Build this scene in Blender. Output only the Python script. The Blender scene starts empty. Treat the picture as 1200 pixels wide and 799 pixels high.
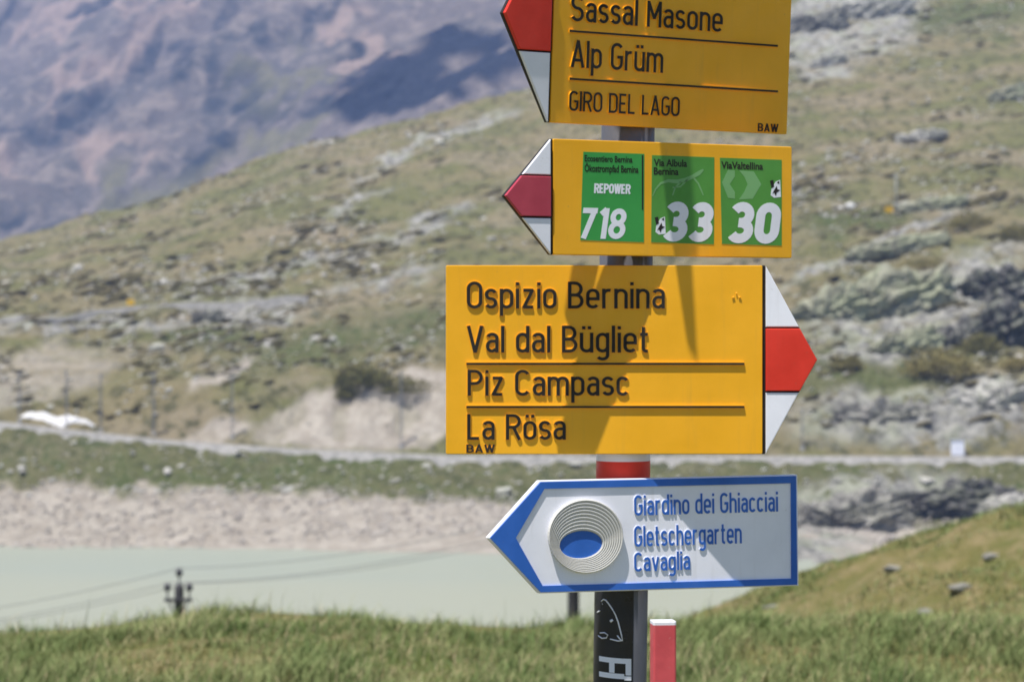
import bpy, bmesh, math, random
import numpy as np
from mathutils import Vector, Matrix
from mathutils.geometry import tessellate_polygon

random.seed(7)
RNG = np.random.default_rng(7)
S = bpy.context.scene
COL = S.collection

# ------------------------------------------------------------------ camera
CZ = 2.0                      # eye height above the grass at the signpost
LENS = 85.0
F = LENS / 36.0 * 1200.0      # focal length in photograph pixels
cam_d = bpy.data.cameras.new('camera')
cam = bpy.data.objects.new('camera', cam_d)
COL.objects.link(cam)
cam.location = (0, 0, CZ)
cam.rotation_euler = (math.radians(90), 0, 0)
cam_d.lens = LENS
cam_d.sensor_width = 36.0
cam_d.sensor_fit = 'HORIZONTAL'
cam_d.clip_start = 0.05
cam_d.clip_end = 12000
cam_d.dof.use_dof = True
cam_d.dof.focus_distance = 3.80
cam_d.dof.aperture_fstop = 8.5
S.camera = cam

# ------------------------------------------------------------------ light
SUN_DIR = Vector((0.22, 0.24, -1.0)).normalized()      # the way the light travels
w = bpy.data.worlds.new('World')
S.world = w
w.use_nodes = True
nt = w.node_tree
nt.nodes.clear()
wo = nt.nodes.new('ShaderNodeOutputWorld')
bg = nt.nodes.new('ShaderNodeBackground')
sky = nt.nodes.new('ShaderNodeTexSky')
sky.sky_type = 'NISHITA'
sky.sun_disc = False
sky.sun_elevation = math.asin(-SUN_DIR.z)
sky.sun_rotation = math.atan2(-SUN_DIR.x, -SUN_DIR.y)
sky.altitude = 2200
sky.air_density = 1.0
sky.dust_density = 1.0
bg.inputs['Strength'].default_value = 0.085
nt.links.new(sky.outputs[0], bg.inputs['Color'])
nt.links.new(bg.outputs[0], wo.inputs['Surface'])

sun_d = bpy.data.lights.new('sun', 'SUN')
sun_d.energy = 5.0
sun_d.angle = math.radians(0.53)
sun_d.color = (1.0, 0.955, 0.89)
sun = bpy.data.objects.new('sun', sun_d)
COL.objects.link(sun)
sun.rotation_euler = SUN_DIR.to_track_quat('-Z', 'Y').to_euler()
sun.location = (-30, -15, 120)

S.view_settings.view_transform = 'Standard'
S.view_settings.look = 'None'
S.view_settings.exposure = 0.60
S.view_settings.gamma = 1.0
S.view_settings.use_curve_mapping = False
S.render.engine = 'CYCLES'
S.cycles.use_denoising = True
S.cycles.max_bounces = 8
S.cycles.volume_bounces = 1
S.cycles.caustics_reflective = False
S.cycles.caustics_refractive = False
S.cycles.filter_width = 1.7


# ------------------------------------------------------------------ helpers
def lin(*c):
    return tuple((v / 255 / 12.92) if v / 255 <= 0.04045 else ((v / 255 + 0.055) / 1.055) ** 2.4 for v in c)


class NB:
    """small node-tree builder"""
    def __init__(self, name):
        self.m = bpy.data.materials.new(name)
        self.m.use_nodes = True
        self.t = self.m.node_tree
        self.t.nodes.clear()
        self.out = self.t.nodes.new('ShaderNodeOutputMaterial')
        self.p = self.t.nodes.new('ShaderNodeBsdfPrincipled')
        self.t.links.new(self.p.outputs[0], self.out.inputs['Surface'])
        self.tc = self.t.nodes.new('ShaderNodeTexCoord')

    def link(self, a, b):
        self.t.links.new(a, b)

    def val(self, sock, v):
        if isinstance(v, bpy.types.NodeSocket):
            self.link(v, sock)
        elif isinstance(v, tuple) and len(v) == 3 and sock.type == 'RGBA':
            sock.default_value = (*v, 1)
        else:
            sock.default_value = v

    def noise(self, scale, detail=4, rough=0.55, stretch=None, dist=0.0, co='Object'):
        n = self.t.nodes.new('ShaderNodeTexNoise')
        n.inputs['Scale'].default_value = scale
        n.inputs['Detail'].default_value = detail
        n.inputs['Roughness'].default_value = rough
        n.inputs['Distortion'].default_value = dist
        src = self.tc.outputs[co]
        if stretch:
            mp = self.t.nodes.new('ShaderNodeMapping')
            mp.inputs['Scale'].default_value = stretch[:3]
            if len(stretch) > 3:
                mp.inputs['Rotation'].default_value = (0, 0, stretch[3])
            self.link(src, mp.inputs[0])
            src = mp.outputs[0]
        self.link(src, n.inputs['Vector'])
        return n.outputs['Fac']

    def ramp(self, fac, lo, hi, a=0.0, b=1.0):
        r = self.t.nodes.new('ShaderNodeMapRange')
        r.interpolation_type = 'SMOOTHSTEP'
        self.link(fac, r.inputs[0])
        for i, v in zip((1, 2, 3, 4), (lo, hi, a, b)):
            r.inputs[i].default_value = v
        return r.outputs[0]

    def mix(self, fac, a, b):
        m = self.t.nodes.new('ShaderNodeMix')
        m.data_type = 'RGBA'
        self.val(m.inputs[0], fac)
        self.val(m.inputs[6], a)
        self.val(m.inputs[7], b)
        return m.outputs[2]

    def math(self, op, a, b=0.0, clamp=False):
        m = self.t.nodes.new('ShaderNodeMath')
        m.operation = op
        m.use_clamp = clamp
        self.val(m.inputs[0], a)
        self.val(m.inputs[1], b)
        return m.outputs[0]

    def attr(self, name):
        a = self.t.nodes.new('ShaderNodeAttribute')
        a.attribute_name = name
        return a

    def bump(self, h, strength=0.3, dist=0.01):
        b = self.t.nodes.new('ShaderNodeBump')
        b.inputs['Strength'].default_value = strength
        b.inputs['Distance'].default_value = dist
        self.link(h, b.inputs['Height'])
        self.link(b.outputs[0], self.p.inputs['Normal'])

    def done(self, color, rough=0.8, spec=0.3, metal=0.0):
        self.val(self.p.inputs['Base Color'], color)
        self.val(self.p.inputs['Roughness'], rough)
        self.p.inputs['Specular IOR Level'].default_value = spec
        self.p.inputs['Metallic'].default_value = metal
        return self.m


def paint(name, c, rough=0.45, spec=0.35, var=0.12, dirt=(0.20, 0.16, 0.10), scale=9.0, dirt_amt=0.25, metal=0.0):
    """painted or printed sheet: faint cloudy fading, streaks and specks of dirt"""
    b = NB(name)
    n1 = b.noise(scale, 5, 0.6)
    fade = tuple(min(1, x * (1 + var) + 0.01) for x in c)
    dark = tuple(x * (1 - var) for x in c)
    col = b.mix(b.ramp(n1, 0.3, 0.7), dark, fade)
    st = b.noise(14, 4, 0.6, (4.0, 1.0, 0.35))
    col = b.mix(b.ramp(st, 0.55, 0.85, 0, dirt_amt), col, dirt)
    sp = b.noise(150, 2, 0.5)
    col = b.mix(b.ramp(sp, 0.68, 0.78, 0, dirt_amt * 1.2), col, dirt)
    rr = b.ramp(b.noise(30, 3), 0.3, 0.7, rough - 0.08, rough + 0.12)
    b.bump(b.noise(60, 3), 0.05, 0.002)
    return b.done(col, rr, spec, metal)


def new_mesh(name, verts, faces, mats=(), midx=None, smooth=False):
    me = bpy.data.meshes.new(name)
    if isinstance(verts, np.ndarray) and isinstance(faces, np.ndarray):
        nv, (nf, k) = len(verts), faces.shape
        me.vertices.add(nv)
        me.vertices.foreach_set('co', verts.astype(np.float32).ravel())
        me.loops.add(nf * k)
        me.loops.foreach_set('vertex_index', faces.astype(np.int32).ravel())
        me.polygons.add(nf)
        me.polygons.foreach_set('loop_start', np.arange(0, nf * k, k, dtype=np.int32))
        try:
            me.polygons.foreach_set('loop_total', np.full(nf, k, dtype=np.int32))
        except Exception:
            pass
        me.update(calc_edges=True)
    else:
        me.from_pydata([tuple(v) for v in verts], [], [tuple(f) for f in faces])
    for m in (mats if isinstance(mats, (list, tuple)) else (mats,)):
        me.materials.append(m)
    if midx is not None:
        me.polygons.foreach_set('material_index', np.asarray(midx, dtype=np.int32))
    me.polygons.foreach_set('use_smooth', np.full(len(me.polygons), bool(smooth)))
    me.validate()
    me.update()
    return me


def link(name, me, parent=None, loc=None):
    o = bpy.data.objects.new(name, me)
    COL.objects.link(o)
    if parent is not None:
        o.parent = parent
    if loc is not None:
        o.location = loc
    return o


def tag(o, label=None, cat=None, group=None, kind=None):
    for k, v in (('label', label), ('category', cat), ('group', group), ('kind', kind)):
        if v:
            o[k] = v
    return o


def empty(name, loc, rot=None):
    o = bpy.data.objects.new(name, None)
    o.empty_display_size = 0.1
    COL.objects.link(o)
    o.location = loc
    if rot is not None:
        o.rotation_euler = rot
    return o


def clean_poly(poly):
    a = sum(p[0] * q[1] - q[0] * p[1] for p, q in zip(poly, poly[1:] + poly[:1]))
    return list(poly) if a > 0 else list(poly)[::-1]


def prism(poly, y0, y1, bev=0.0):
    """polygon in the local (x, z) plane extruded from y0 (front) to y1 (back); the front edge can be bevelled"""
    poly = clean_poly([tuple(p) for p in poly])
    bm = bmesh.new()
    fr = [bm.verts.new((p[0], y0, p[1])) for p in poly]
    bk = [bm.verts.new((p[0], y1, p[1])) for p in poly]
    n = len(poly)
    ff = bm.faces.new(fr)
    bm.faces.new(bk[::-1])
    for i in range(n):
        j = (i + 1) % n
        bm.faces.new((fr[j], fr[i], bk[i], bk[j]))
    bmesh.ops.recalc_face_normals(bm, faces=bm.faces)
    if bev > 0:
        bmesh.ops.bevel(bm, geom=list(ff.edges) + [v for v in fr], offset=bev, segments=2, affect='EDGES', profile=0.6)
    return bm


def bm_mesh(bm, name, mats, smooth=False):
    me = bpy.data.meshes.new(name)
    bm.to_mesh(me)
    bm.free()
    for m in (mats if isinstance(mats, (list, tuple)) else (mats,)):
        me.materials.append(m)
    me.polygons.foreach_set('use_smooth', np.full(len(me.polygons), smooth))
    return me


def round_rect(x0, x1, z0, z1, r, seg=4):
    pts = []
    for cx, cz, a0 in ((x1 - r, z1 - r, 0), (x0 + r, z1 - r, 90), (x0 + r, z0 + r, 180), (x1 - r, z0 + r, 270)):
        for i in range(seg + 1):
            a = math.radians(a0 + 90 * i / seg)
            pts.append((cx + r * math.cos(a), cz + r * math.sin(a)))
    return pts


def tube(pts, r, seg=8, closed=False):
    """tube along 3D points -> (verts, faces)"""
    pts = [Vector(p) for p in pts]
    rr = r if isinstance(r, (list, tuple)) else [r] * len(pts)
    V, Fc = [], []
    n = len(pts)
    for i, p in enumerate(pts):
        if closed:
            t = pts[(i + 1) % n] - pts[i - 1]
        else:
            t = pts[min(i + 1, n - 1)] - pts[max(i - 1, 0)]
        t.normalize()
        up = Vector((0, 0, 1)) if abs(t.z) < 0.9 else Vector((0, 1, 0))
        a = t.cross(up).normalized()
        b = a.cross(t)
        for k in range(seg):
            th = 2 * math.pi * k / seg
            V.append(p + (a * math.cos(th) + b * math.sin(th)) * rr[i])
    m = n if closed else n - 1
    for i in range(m):
        j = (i + 1) % n
        for k in range(seg):
            l = (k + 1) % seg
            Fc.append((i * seg + k, i * seg + l, j * seg + l, j * seg + k))
    if not closed:
        Fc.append(tuple(range(seg))[::-1])
        Fc.append(tuple(range((n - 1) * seg, n * seg)))
    return V, Fc


def join(parts):
    V, Fc = [], []
    for v, f in parts:
        o = len(V)
        V += [tuple(p) for p in v]
        Fc += [tuple(i + o for i in q) for q in f]
    return V, Fc


def box(x0, x1, y0, y1, z0, z1):
    V = [(x, y, z) for x in (x0, x1) for y in (y0, y1) for z in (z0, z1)]
    return V, [(0, 1, 3, 2), (4, 6, 7, 5), (0, 4, 5, 1), (2, 3, 7, 6), (0, 2, 6, 4), (1, 5, 7, 3)]


# ------------------------------------------------------------------ noise (numpy)
def _hash(ix, iy, seed):
    h = (ix.astype(np.int64) * 374761393 + iy.astype(np.int64) * 668265263 + seed * 1442695041) & 0xffffffff
    h = ((h ^ (h >> 13)) * 1274126177) & 0xffffffff
    h = h ^ (h >> 16)
    return (h & 0xffff) / 65535.0


def vnoise(x, y, seed=0):
    ix, iy = np.floor(x), np.floor(y)
    fx, fy = x - ix, y - iy
    fx = fx * fx * fx * (fx * (fx * 6 - 15) + 10)
    fy = fy * fy * fy * (fy * (fy * 6 - 15) + 10)
    a = _hash(ix, iy, seed); b = _hash(ix + 1, iy, seed)
    c = _hash(ix, iy + 1, seed); d = _hash(ix + 1, iy + 1, seed)
    return (a * (1 - fx) + b * fx) * (1 - fy) + (c * (1 - fx) + d * fx) * fy


def fbm(x, y, seed=0, octv=4, gain=0.5):
    s = 0.0; a = 1.0; t = 0.0
    for o in range(octv):
        s = s + a * (vnoise(x, y, seed + o * 17) - 0.5) * 2
        t += a; a *= gain
        x, y = x * 2.03 + 13.7, y * 2.03 - 7.1
    return s / t * 1.5


def ridged(x, y, seed=0, octv=4):
    s = 0.0; a = 1.0; t = 0.0
    for o in range(octv):
        s = s + a * (1 - np.abs(2 * vnoise(x, y, seed + o * 31) - 1))
        t += a; a *= 0.5
        x, y = x * 2.1 + 3.3, y * 2.1 + 9.2
    return s / t


def sstep(a, b, v):
    t = np.clip((v - a) / (b - a), 0, 1)
    return t * t * (3 - 2 * t)


def grid_faces(nr, nc):
    i = np.arange(nr * nc).reshape(nr, nc)
    return np.stack([i[:-1, :-1], i[:-1, 1:], i[1:, 1:], i[1:, :-1]], -1).reshape(-1, 4)


def P(px, py, Y):
    """the point at distance Y that a surveyor at the camera sees in direction (px, py)"""
    return Vector(((px - 600) / F * Y, Y, CZ - (py - 399.5) / F * Y))


# ================================================================== SETTING
# ------------------------------------------------------------------ near grass bank and knoll
def near_z(x, y):
    x = np.asarray(x, float); y = np.asarray(y, float)
    crest = 17.5
    base = -0.05 - 0.03 * np.clip(-x - 2.2, 0, 4) * sstep(9, 15, y) - 0.29 * np.maximum(y - crest, 0) + 0.02 * np.minimum(crest - y, 0)
    base = base + 0.05 * fbm(x / 2.3, y / 2.3, 3) * sstep(4, 9, y) + 0.10 * fbm(x / 5.0, y / 5.0, 5) * sstep(6, 12, y)
    base = base + 0.10 * np.exp(-((x + 1.9) / 1.1) ** 2 - ((y - 16) / 3.0) ** 2)
    base = np.maximum(base, -37 + 0 * base)
    # knoll to the right, beyond the dip
    sil = np.interp(x / 45.0 * F + 600, [560, 700, 780, 830, 900, 960, 1040, 1120, 1200, 1350, 1600],
                    [1080, 890, 800, 745, 706, 684, 655, 630, 610, 570, 530])
    top = CZ - (sil - 399.5) / F * 45.0
    prof = sstep(18, 45, y) * (1 - sstep(45, 75, y))
    kz = top * np.clip(prof, 0, 1) + (1 - np.clip(prof, 0, 1)) * (-0.29 * np.maximum(y - crest, 0) - 0.3)
    kz = kz + (0.26 * fbm(x / 3.5, y / 3.5, 8) + 0.17 * fbm(x / 1.1, y / 1.1, 9)) * sstep(19, 26, y)
    k = np.maximum(base, kz)
    return np.where(y > 18, k, base)


gx = np.concatenate([np.linspace(-90, -14, 40, endpoint=False), np.arange(-14, 24, 0.16), np.linspace(24, 110, 40)])
gy = np.concatenate([np.linspace(-60, -3, 20, endpoint=False), np.linspace(-3, 8, 25, endpoint=False), np.arange(8, 22, 0.14), np.arange(22, 62, 0.3), np.linspace(62, 150, 60)])
X, Y = np.meshgrid(gx, gy)
Z = near_z(X, Y)

b = NB('meadow_soil')
n1 = b.noise(0.35, 5, 0.6); n2 = b.noise(2.2, 5, 0.65); n3 = b.noise(14, 3, 0.6)
c = b.mix(b.ramp(n1, 0.38, 0.62), (0.085, 0.105, 0.028), (0.155, 0.135, 0.052))
c = b.mix(b.ramp(n2, 0.42, 0.66, 0, 0.7), c, (0.25, 0.195, 0.105))
c = b.mix(b.ramp(n3, 0.50, 0.75, 0, 0.6), c, (0.045, 0.065, 0.016))
b.bump(b.noise(6, 5, 0.7), 0.8, 0.15)
M_SOIL = b.done(c, 0.95, 0.1)
tag(link('ground', new_mesh('ground', np.stack([X, Y, Z], -1).reshape(-1, 3), grid_faces(*X.shape), M_SOIL, smooth=True)), kind='structure')

# ------------------------------------------------------------------ far hillside
LAKE = -32.0
YS = [418, 433, 436, 444.5, 447, 462, 520, 650, 800, 950, 1100, 1300, 1600]
PROF = {   # sight lines of beach top, road and hill as seen from the camera: py at each distance in YS
    -500: (636, [562, 470, 462, 461, 459, 436, 388, 352, 338, 334, None, None, None]),
    -100: (639, [572, 494, 488, 487, 485, 458, 398, 350, 325, 303, None, None, None]),
    0:    (640, [574, 504, 497, 496, 493, 460, 400, 345, 312, 285, None, None, None]),
    100:  (640, [573, 514, 508, 507, 503, 458, 396, 336, 290, 255, None, None, None]),
    200:  (641, [573, 526, 519, 518, 513, 455, 392, 325, 265, 225, None, None, None]),
    350:  (643, [577, 536, 529, 528, 522, 450, 385, 300, 222, 170, None, None, None]),
    520:  (647, [585, 543, 536, 535, 528, 447, 375, 280, 190, 130, None, None, None]),
    700:  (650, [600, 544, 537, 536, 529, 447, 365, 255, 155, 75, 50, None, None]),
    930:  (655, [615, 544, 537, 536, 530, 446, 345, 225, 120, 40, -25, -60, None]),
    1200: (652, [622, 545, 538, 537, 530, 444, 330, 205, 100, 15, -60, -115, None]),
    1700: (650, [620, 545, 538, 537, 530, 432, 310, 185, 70, -20, -110, -165, None]),
}
PK = sorted(PROF)
ROWS = np.concatenate([np.linspace(300, 370, 12, endpoint=False), np.arange(370, 470, 0.5), np.arange(470, 600, 0.9), np.arange(600, 1010, 1.9), np.arange(1010, 1620, 6)])
COLS = np.arange(-800, 2301, 3.0)


def col_profile(k):
    sh, pys = PROF[k]
    ysh = (CZ - LAKE) * F / (sh - 399.5)
    ys, zs = [295, ysh], [LAKE - 4, LAKE]
    lastz = None
    for yy, py in zip(YS, pys):
        if py is None:
            z = lastz - (yy - lasty) * 0.16
        else:
            z = CZ - (py - 399.5) / F * yy
        ys.append(yy); zs.append(z); lastz, lasty = z, yy
    return np.interp(ROWS, ys, zs)


prof = np.stack([col_profile(k) for k in PK], 0)
HZ0 = np.stack([np.interp(COLS, PK, prof[:, i]) for i in range(len(ROWS))], 0)       # rows x cols
HX = (COLS[None, :] - 600) / F * ROWS[:, None]
HY = np.repeat(ROWS[:, None], len(COLS), 1)
PYF = 399.5 + (CZ - HZ0) / HY * F                                                     # where the smooth slope shows
PXF = np.repeat(COLS[None, :], len(ROWS), 0)
hw1 = fbm(HX / 9, HY / 14, 41, 4); hw2 = fbm(HX / 30, HY / 50, 42, 4)
wx, wy = PXF + 26 * hw2 + 10 * hw1, PYF + 9 * hw2 + 6 * fbm(HX / 7, HY / 10, 47, 3)


def blob(cx, cy, rx, ry, ang=0.0, soft=0.35):
    a = math.radians(ang)
    dx, dy = wx - cx, wy - cy
    u = (dx * math.cos(a) - dy * math.sin(a)) / rx
    v = (dx * math.sin(a) + dy * math.cos(a)) / ry
    return 1 - sstep(1 - soft, 1 + soft, np.sqrt(u * u + v * v))


nz = fbm(HX / 4, HY / 7, 11, 4)
above = sstep(447, 452, HY)
beach = 1 - sstep(-2.0, 2.0, HY - 418 + 3.5 * fbm(HX / 10, HY / 10, 12, 4) + 3.5 * nz)
band = (1 - beach) * (1 - sstep(435.5, 436.5, HY))
pale = np.zeros_like(HX)
for a in ((425, 490, 120, 36, 6, .15), (335, 490, 46, 26, 30, .15), (505, 465, 50, 34, 0, .15), (245, 505, 42, 12, 8), (60, 440, 80, 22, 14), (-40, 450, 80, 30, 5),
          (265, 438, 46, 7, 24), (1180, 590, 50, 14, 0)):
    pale = np.maximum(pale, blob(*a) * (0.55 if a[0] < 100 else 1.0))
rock = np.zeros_like(HX)
for a in ((1080, 360, 120, 34, 20), (1060, 410, 70, 20, 15), (1010, 300, 90, 9, 22), (1060, 275, 70, 8, 24), (1090, 492, 150, 34, 2), (1180, 470, 60, 26, 0),
          (1040, 590, 110, 34, 8), (960, 635, 60, 30, 10), (1170, 350, 50, 50, 10), (1000, 25, 85, 40, 25), (970, 70, 40, 10, 25), (500, 270, 60, 9, 18), (420, 245, 45, 6, 25),
          (560, 160, 60, 6, 22), (300, 315, 50, 7, 12), (390, 300, 60, 8, 14), (120, 385, 120, 10, 5), (300, 372, 70, 9, 5), (480, 195, 60, 5, 24), (450, 330, 60, 6, 10)):
    rock = np.maximum(rock, blob(*a))
green = np.maximum(np.maximum(blob(440, 395, 130, 26, 8), blob(250, 395, 60, 16)), np.maximum(blob(1000, 255, 60, 18, 10), blob(1130, 25, 90, 16, 4)))
green = np.maximum(green, np.maximum(blob(1000, 445, 90, 24, 5), blob(330, 415, 70, 20, 15)))
green = np.clip(np.maximum(green, band * 0.95), 0, 1)
road_zone = sstep(433.5, 436, HY) * (1 - sstep(445.5, 447, HY))
rock *= (1 - road_zone)
amp = above * sstep(447, 540, HY)
HZ = HZ0 + amp * (3.0 * fbm(HX / 60, HY / 90, 21, 3) + 1.3 * fbm(HX / 16, HY / 26, 22, 4)) * sstep(1700, 900, HY)
HZ = HZ + above * (0.75 * nz + 0.35 * fbm(HX / 1.7, HY / 3, 13, 3))
HZ = HZ + (1 - road_zone) * (1 - above) * (0.55 * nz + 0.3 * fbm(HX / 1.6, HY / 1.6, 14, 3)) * sstep(388, 412, HY)
# rock breaks through as slabs tilted up to the right
sx = HX * 0.94 + HZ0 * 0.35
sv = HZ0 * 0.94 - HX * 0.35
HZ = HZ + rock * (2.1 * (ridged(sx / 14, sv / 3.0 + HY / 30, 61, 4) - 0.45) + 1.1 * (ridged(HX / 3.0, HY / 5, 62, 3) - 0.45))
HZ = HZ + pale * above * 0.8 * (ridged(HX / 5, HY / 9, 63, 3) - 0.4)
HZ = HZ - 0.5 * pale * above
HZ = HZ * (1 - road_zone) + (HZ0 - 0.25) * road_zone


def hill(px, Yd, arr=None):
    arr = HZ if arr is None else arr
    i = np.clip(np.searchsorted(ROWS, Yd) - 1, 0, len(ROWS) - 2)
    j = np.clip((np.asarray(px) - COLS[0]) / 3.0, 0, len(COLS) - 1.001)
    j0 = np.floor(j).astype(int); fj = j - j0
    fi = np.clip((Yd - ROWS[i]) / (ROWS[i + 1] - ROWS[i]), 0, 1)
    return (arr[i, j0] * (1 - fi) + arr[i + 1, j0] * fi) * (1 - fj) + (arr[i, j0 + 1] * (1 - fi) + arr[i + 1, j0 + 1] * fi) * fj


def hill_Y(px, py):
    """distance at which the slope is met in that direction (first hit beyond the shore)"""
    j = int(round((px - COLS[0]) / 3.0))
    col = 399.5 + (CZ - HZ[:, j]) / ROWS * F
    k = np.where((ROWS > 380) & (col <= py))[0]
    return float(ROWS[k[0]]) if len(k) else 950.0


b = NB('alpine_slope')
at = b.attr('mask')
sp = b.t.nodes.new('ShaderNodeSeparateColor')
b.link(at.outputs['Color'], sp.inputs[0])
mp, mg, mr = sp.outputs[0], sp.outputs[1], sp.outputs[2]
n1 = b.noise(0.030, 5, 0.6); n2 = b.noise(0.13, 6, 0.7, (2.2, 1.0, 3.0)); n3 = b.noise(0.6, 5, 0.75, (1.6, 1.0, 2.0)); n4 = b.noise(0.045, 4, 0.6, (0.6, 1.0, 1.6, 0.3))
c = b.mix(b.ramp(n1, 0.40, 0.60), (0.196, 0.166, 0.090), (0.136, 0.136, 0.055))
c = b.mix(b.ramp(n4, 0.50, 0.62, 0, 0.6), c, (0.24, 0.20, 0.14))
c = b.mix(b.ramp(n2, 0.50, 0.60, 0, 0.9), c, (0.066, 0.066, 0.030))
c = b.mix(b.math('MULTIPLY', b.ramp(n2, 0.3, 0.6, 1.0, 0.35), mg), c, b.mix(b.ramp(n3, 0.4, 0.65), (0.042, 0.066, 0.020), (0.090, 0.108, 0.038)))
c = b.mix(b.ramp(n3, 0.56, 0.70, 0, 0.75), c, (0.34, 0.32, 0.26))
pk = b.mix(b.ramp(b.noise(0.25, 6, 0.7), 0.38, 0.62), (0.315, 0.278, 0.232), (0.42, 0.380, 0.325))
pk = b.mix(b.ramp(b.noise(0.9, 3, 0.6), 0.50, 0.68, 0, 0.6), pk, (0.27, 0.24, 0.205))
c = b.mix(mp, c, pk)
rk = b.mix(b.ramp(b.noise(0.35, 6, 0.7), 0.36, 0.62), (0.125, 0.123, 0.118), (0.36, 0.35, 0.315))
rk = b.mix(b.ramp(b.noise(0.10, 4, 0.6), 0.46, 0.62, 0, 0.5), rk, (0.29, 0.31, 0.21))
c = b.mix(b.math('MULTIPLY', mr, b.ramp(b.noise(0.22, 5, 0.7), 0.36, 0.50)), c, rk)
b.bump(b.noise(0.7, 6, 0.75), 0.9, 0.9)
M_HILL = b.done(c, 0.95, 0.1)
hm = new_mesh('hillside', np.stack([HX, HY, HZ], -1).reshape(-1, 3), grid_faces(*HX.shape), M_HILL, smooth=True)
ca = hm.color_attributes.new('mask', 'FLOAT_COLOR', 'POINT')
msk = np.stack([np.clip(np.maximum(beach, pale * (0.75 + 0.4 * (nz > -0.25))), 0, 1), green, np.clip(rock, 0, 1), np.ones_like(rock)], -1)
ca.data.foreach_set('color', msk.astype(np.float32).ravel())
tag(link('hillside', hm), kind='structure')

# lake of milky melt water
b = NB('melt_water')
n = b.noise(0.006, 3, 0.5, (1, 3, 1))
c = b.mix(b.ramp(n, 0.35, 0.65), (0.292, 0.302, 0.232), (0.270, 0.292, 0.238))
b.bump(b.noise(0.8, 5, 0.65, (1, 0.35, 1)), 0.6, 0.12)
M_LAKE = b.done(c, 0.4, 0.12)
lx = np.linspace(-420, 480, 60); ly = np.linspace(100, 440, 40)
LX, LY = np.meshgrid(lx, ly)
tag(link('lake', new_mesh('lake', np.stack([LX, LY, np.full_like(LX, LAKE)], -1).reshape(-1, 3), grid_faces(*LX.shape), M_LAKE)), kind='structure')

# lake road on its embankment
b = NB('road_surface')
c = b.mix(b.ramp(b.noise(0.4, 5, 0.6), 0.35, 0.65), (0.20, 0.192, 0.185), (0.27, 0.258, 0.24))
M_ROAD = b.done(c, 0.9, 0.2)
b = NB('road_embankment')
c = b.mix(b.ramp(b.noise(0.8, 5, 0.7), 0.35, 0.65), (0.19, 0.185, 0.175), (0.31, 0.298, 0.28))
M_EMB = b.done(c, 0.95, 0.1)
rpx = np.arange(-795, 2290, 12.0)
cross = [(432.8, -1.5), (435.2, 0.55), (435.7, 0.55), (435.72, 0.12), (444.4, 0.14), (446.5, -0.3)]
V = []
for px in rpx:
    zr = hill(px, 438.0, HZ0)
    for yy, dz in cross:
        V.append(((px - 600) / F * yy, yy, zr + dz))
nc = len(cross)
V = np.array(V); RF = grid_faces(len(rpx), nc)
mi = np.tile([1, 1, 1, 0, 1], len(rpx) - 1)
tag(link('road', new_mesh('road', V, RF[:, ::-1], [M_ROAD, M_EMB], mi, smooth=False)), kind='structure')

# gravel track higher up on the left
tp = [(-150, 394), (-60, 390), (20, 386), (100, 374), (160, 367), (225, 362), (290, 359), (360, 352)]
V = []
for px in np.arange(-150, 361, 6.0):
    py = np.interp(px, [p[0] for p in tp], [p[1] for p in tp])
    k = int(round((px - COLS[0]) / 3.0))
    col = PYF[:, k]; r = np.where((ROWS > 450) & (col <= py))[0][0]
    Yc = ROWS[r]
    zc = hill(px, Yc) + 0.5
    for dy, dz in ((-6.6, -3.0), (-5.2, 0.35), (5.2, 0.65), (6.6, -0.6)):
        V.append(((px - 600) / F * (Yc + dy), Yc + dy, zc + dz))
V = np.array(V)
Vs = V.reshape(-1, 4, 3)
for _ in range(8):
    Vs[1:-1] = (Vs[:-2] + Vs[1:-1] * 2 + Vs[2:]) / 4
tag(link('track', new_mesh('track', Vs.reshape(-1, 3), grid_faces(len(Vs), 4)[:, ::-1], [M_ROAD, M_EMB], np.tile([1, 0, 1], len(Vs) - 1))), kind='structure')

# ------------------------------------------------------------------ mountain across the valley
mpx = np.arange(-1000, 2701, 4.0); my = np.geomspace(1500, 5200, 420)
MX = (mpx[None, :] - 600) / F * my[:, None]; MY = np.repeat(my[:, None], len(mpx), 1)
MZ = 0.40 * (MY - 2300) + 0.35 * (MX + 700)
gl = math.hypot(0.35, 0.40)
al = (0.35 * MX + 0.40 * MY) / gl            # up the fall line
ac = (0.40 * MX - 0.35 * MY) / gl            # across it
acw = ac + 60 * fbm(al / 500, ac / 500, 71, 3)
g1 = ridged(acw / 240, al / 1500, 72, 4); g2 = ridged(acw / 80, al / 420, 73, 4); g3 = fbm(MX / 26, MY / 40, 74, 4)
MZ = MZ + 95 * (g1 - 0.5) + 34 * (g2 - 0.5) + 7 * g3 + 45 * fbm(MX / 380, MY / 500, 75, 3)
MZ = np.minimum(MZ, 930 + 0.08 * (MZ - 930))
MPX = np.repeat(mpx[None, :], len(my), 0); MPY = 399.5 + (CZ - MZ) / MY * F
w1 = fbm(MX / 160, MY / 260, 81, 4); w2 = fbm(MX / 45, MY / 80, 82, 4)
mwx, mwy = MPX + 46 * w1 + 24 * w2, MPY + 34 * w1 + 18 * w2


def mblob(cx, cy, rx, ry, ang, soft=0.4):
    a = math.radians(ang)
    dx, dy = mwx - cx, mwy - cy
    u = (dx * math.cos(a) - dy * math.sin(a)) / rx
    v = (dx * math.sin(a) + dy * math.cos(a)) / ry
    return 1 - sstep(1 - soft, 1 + soft, np.sqrt(u * u + v * v))


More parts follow.
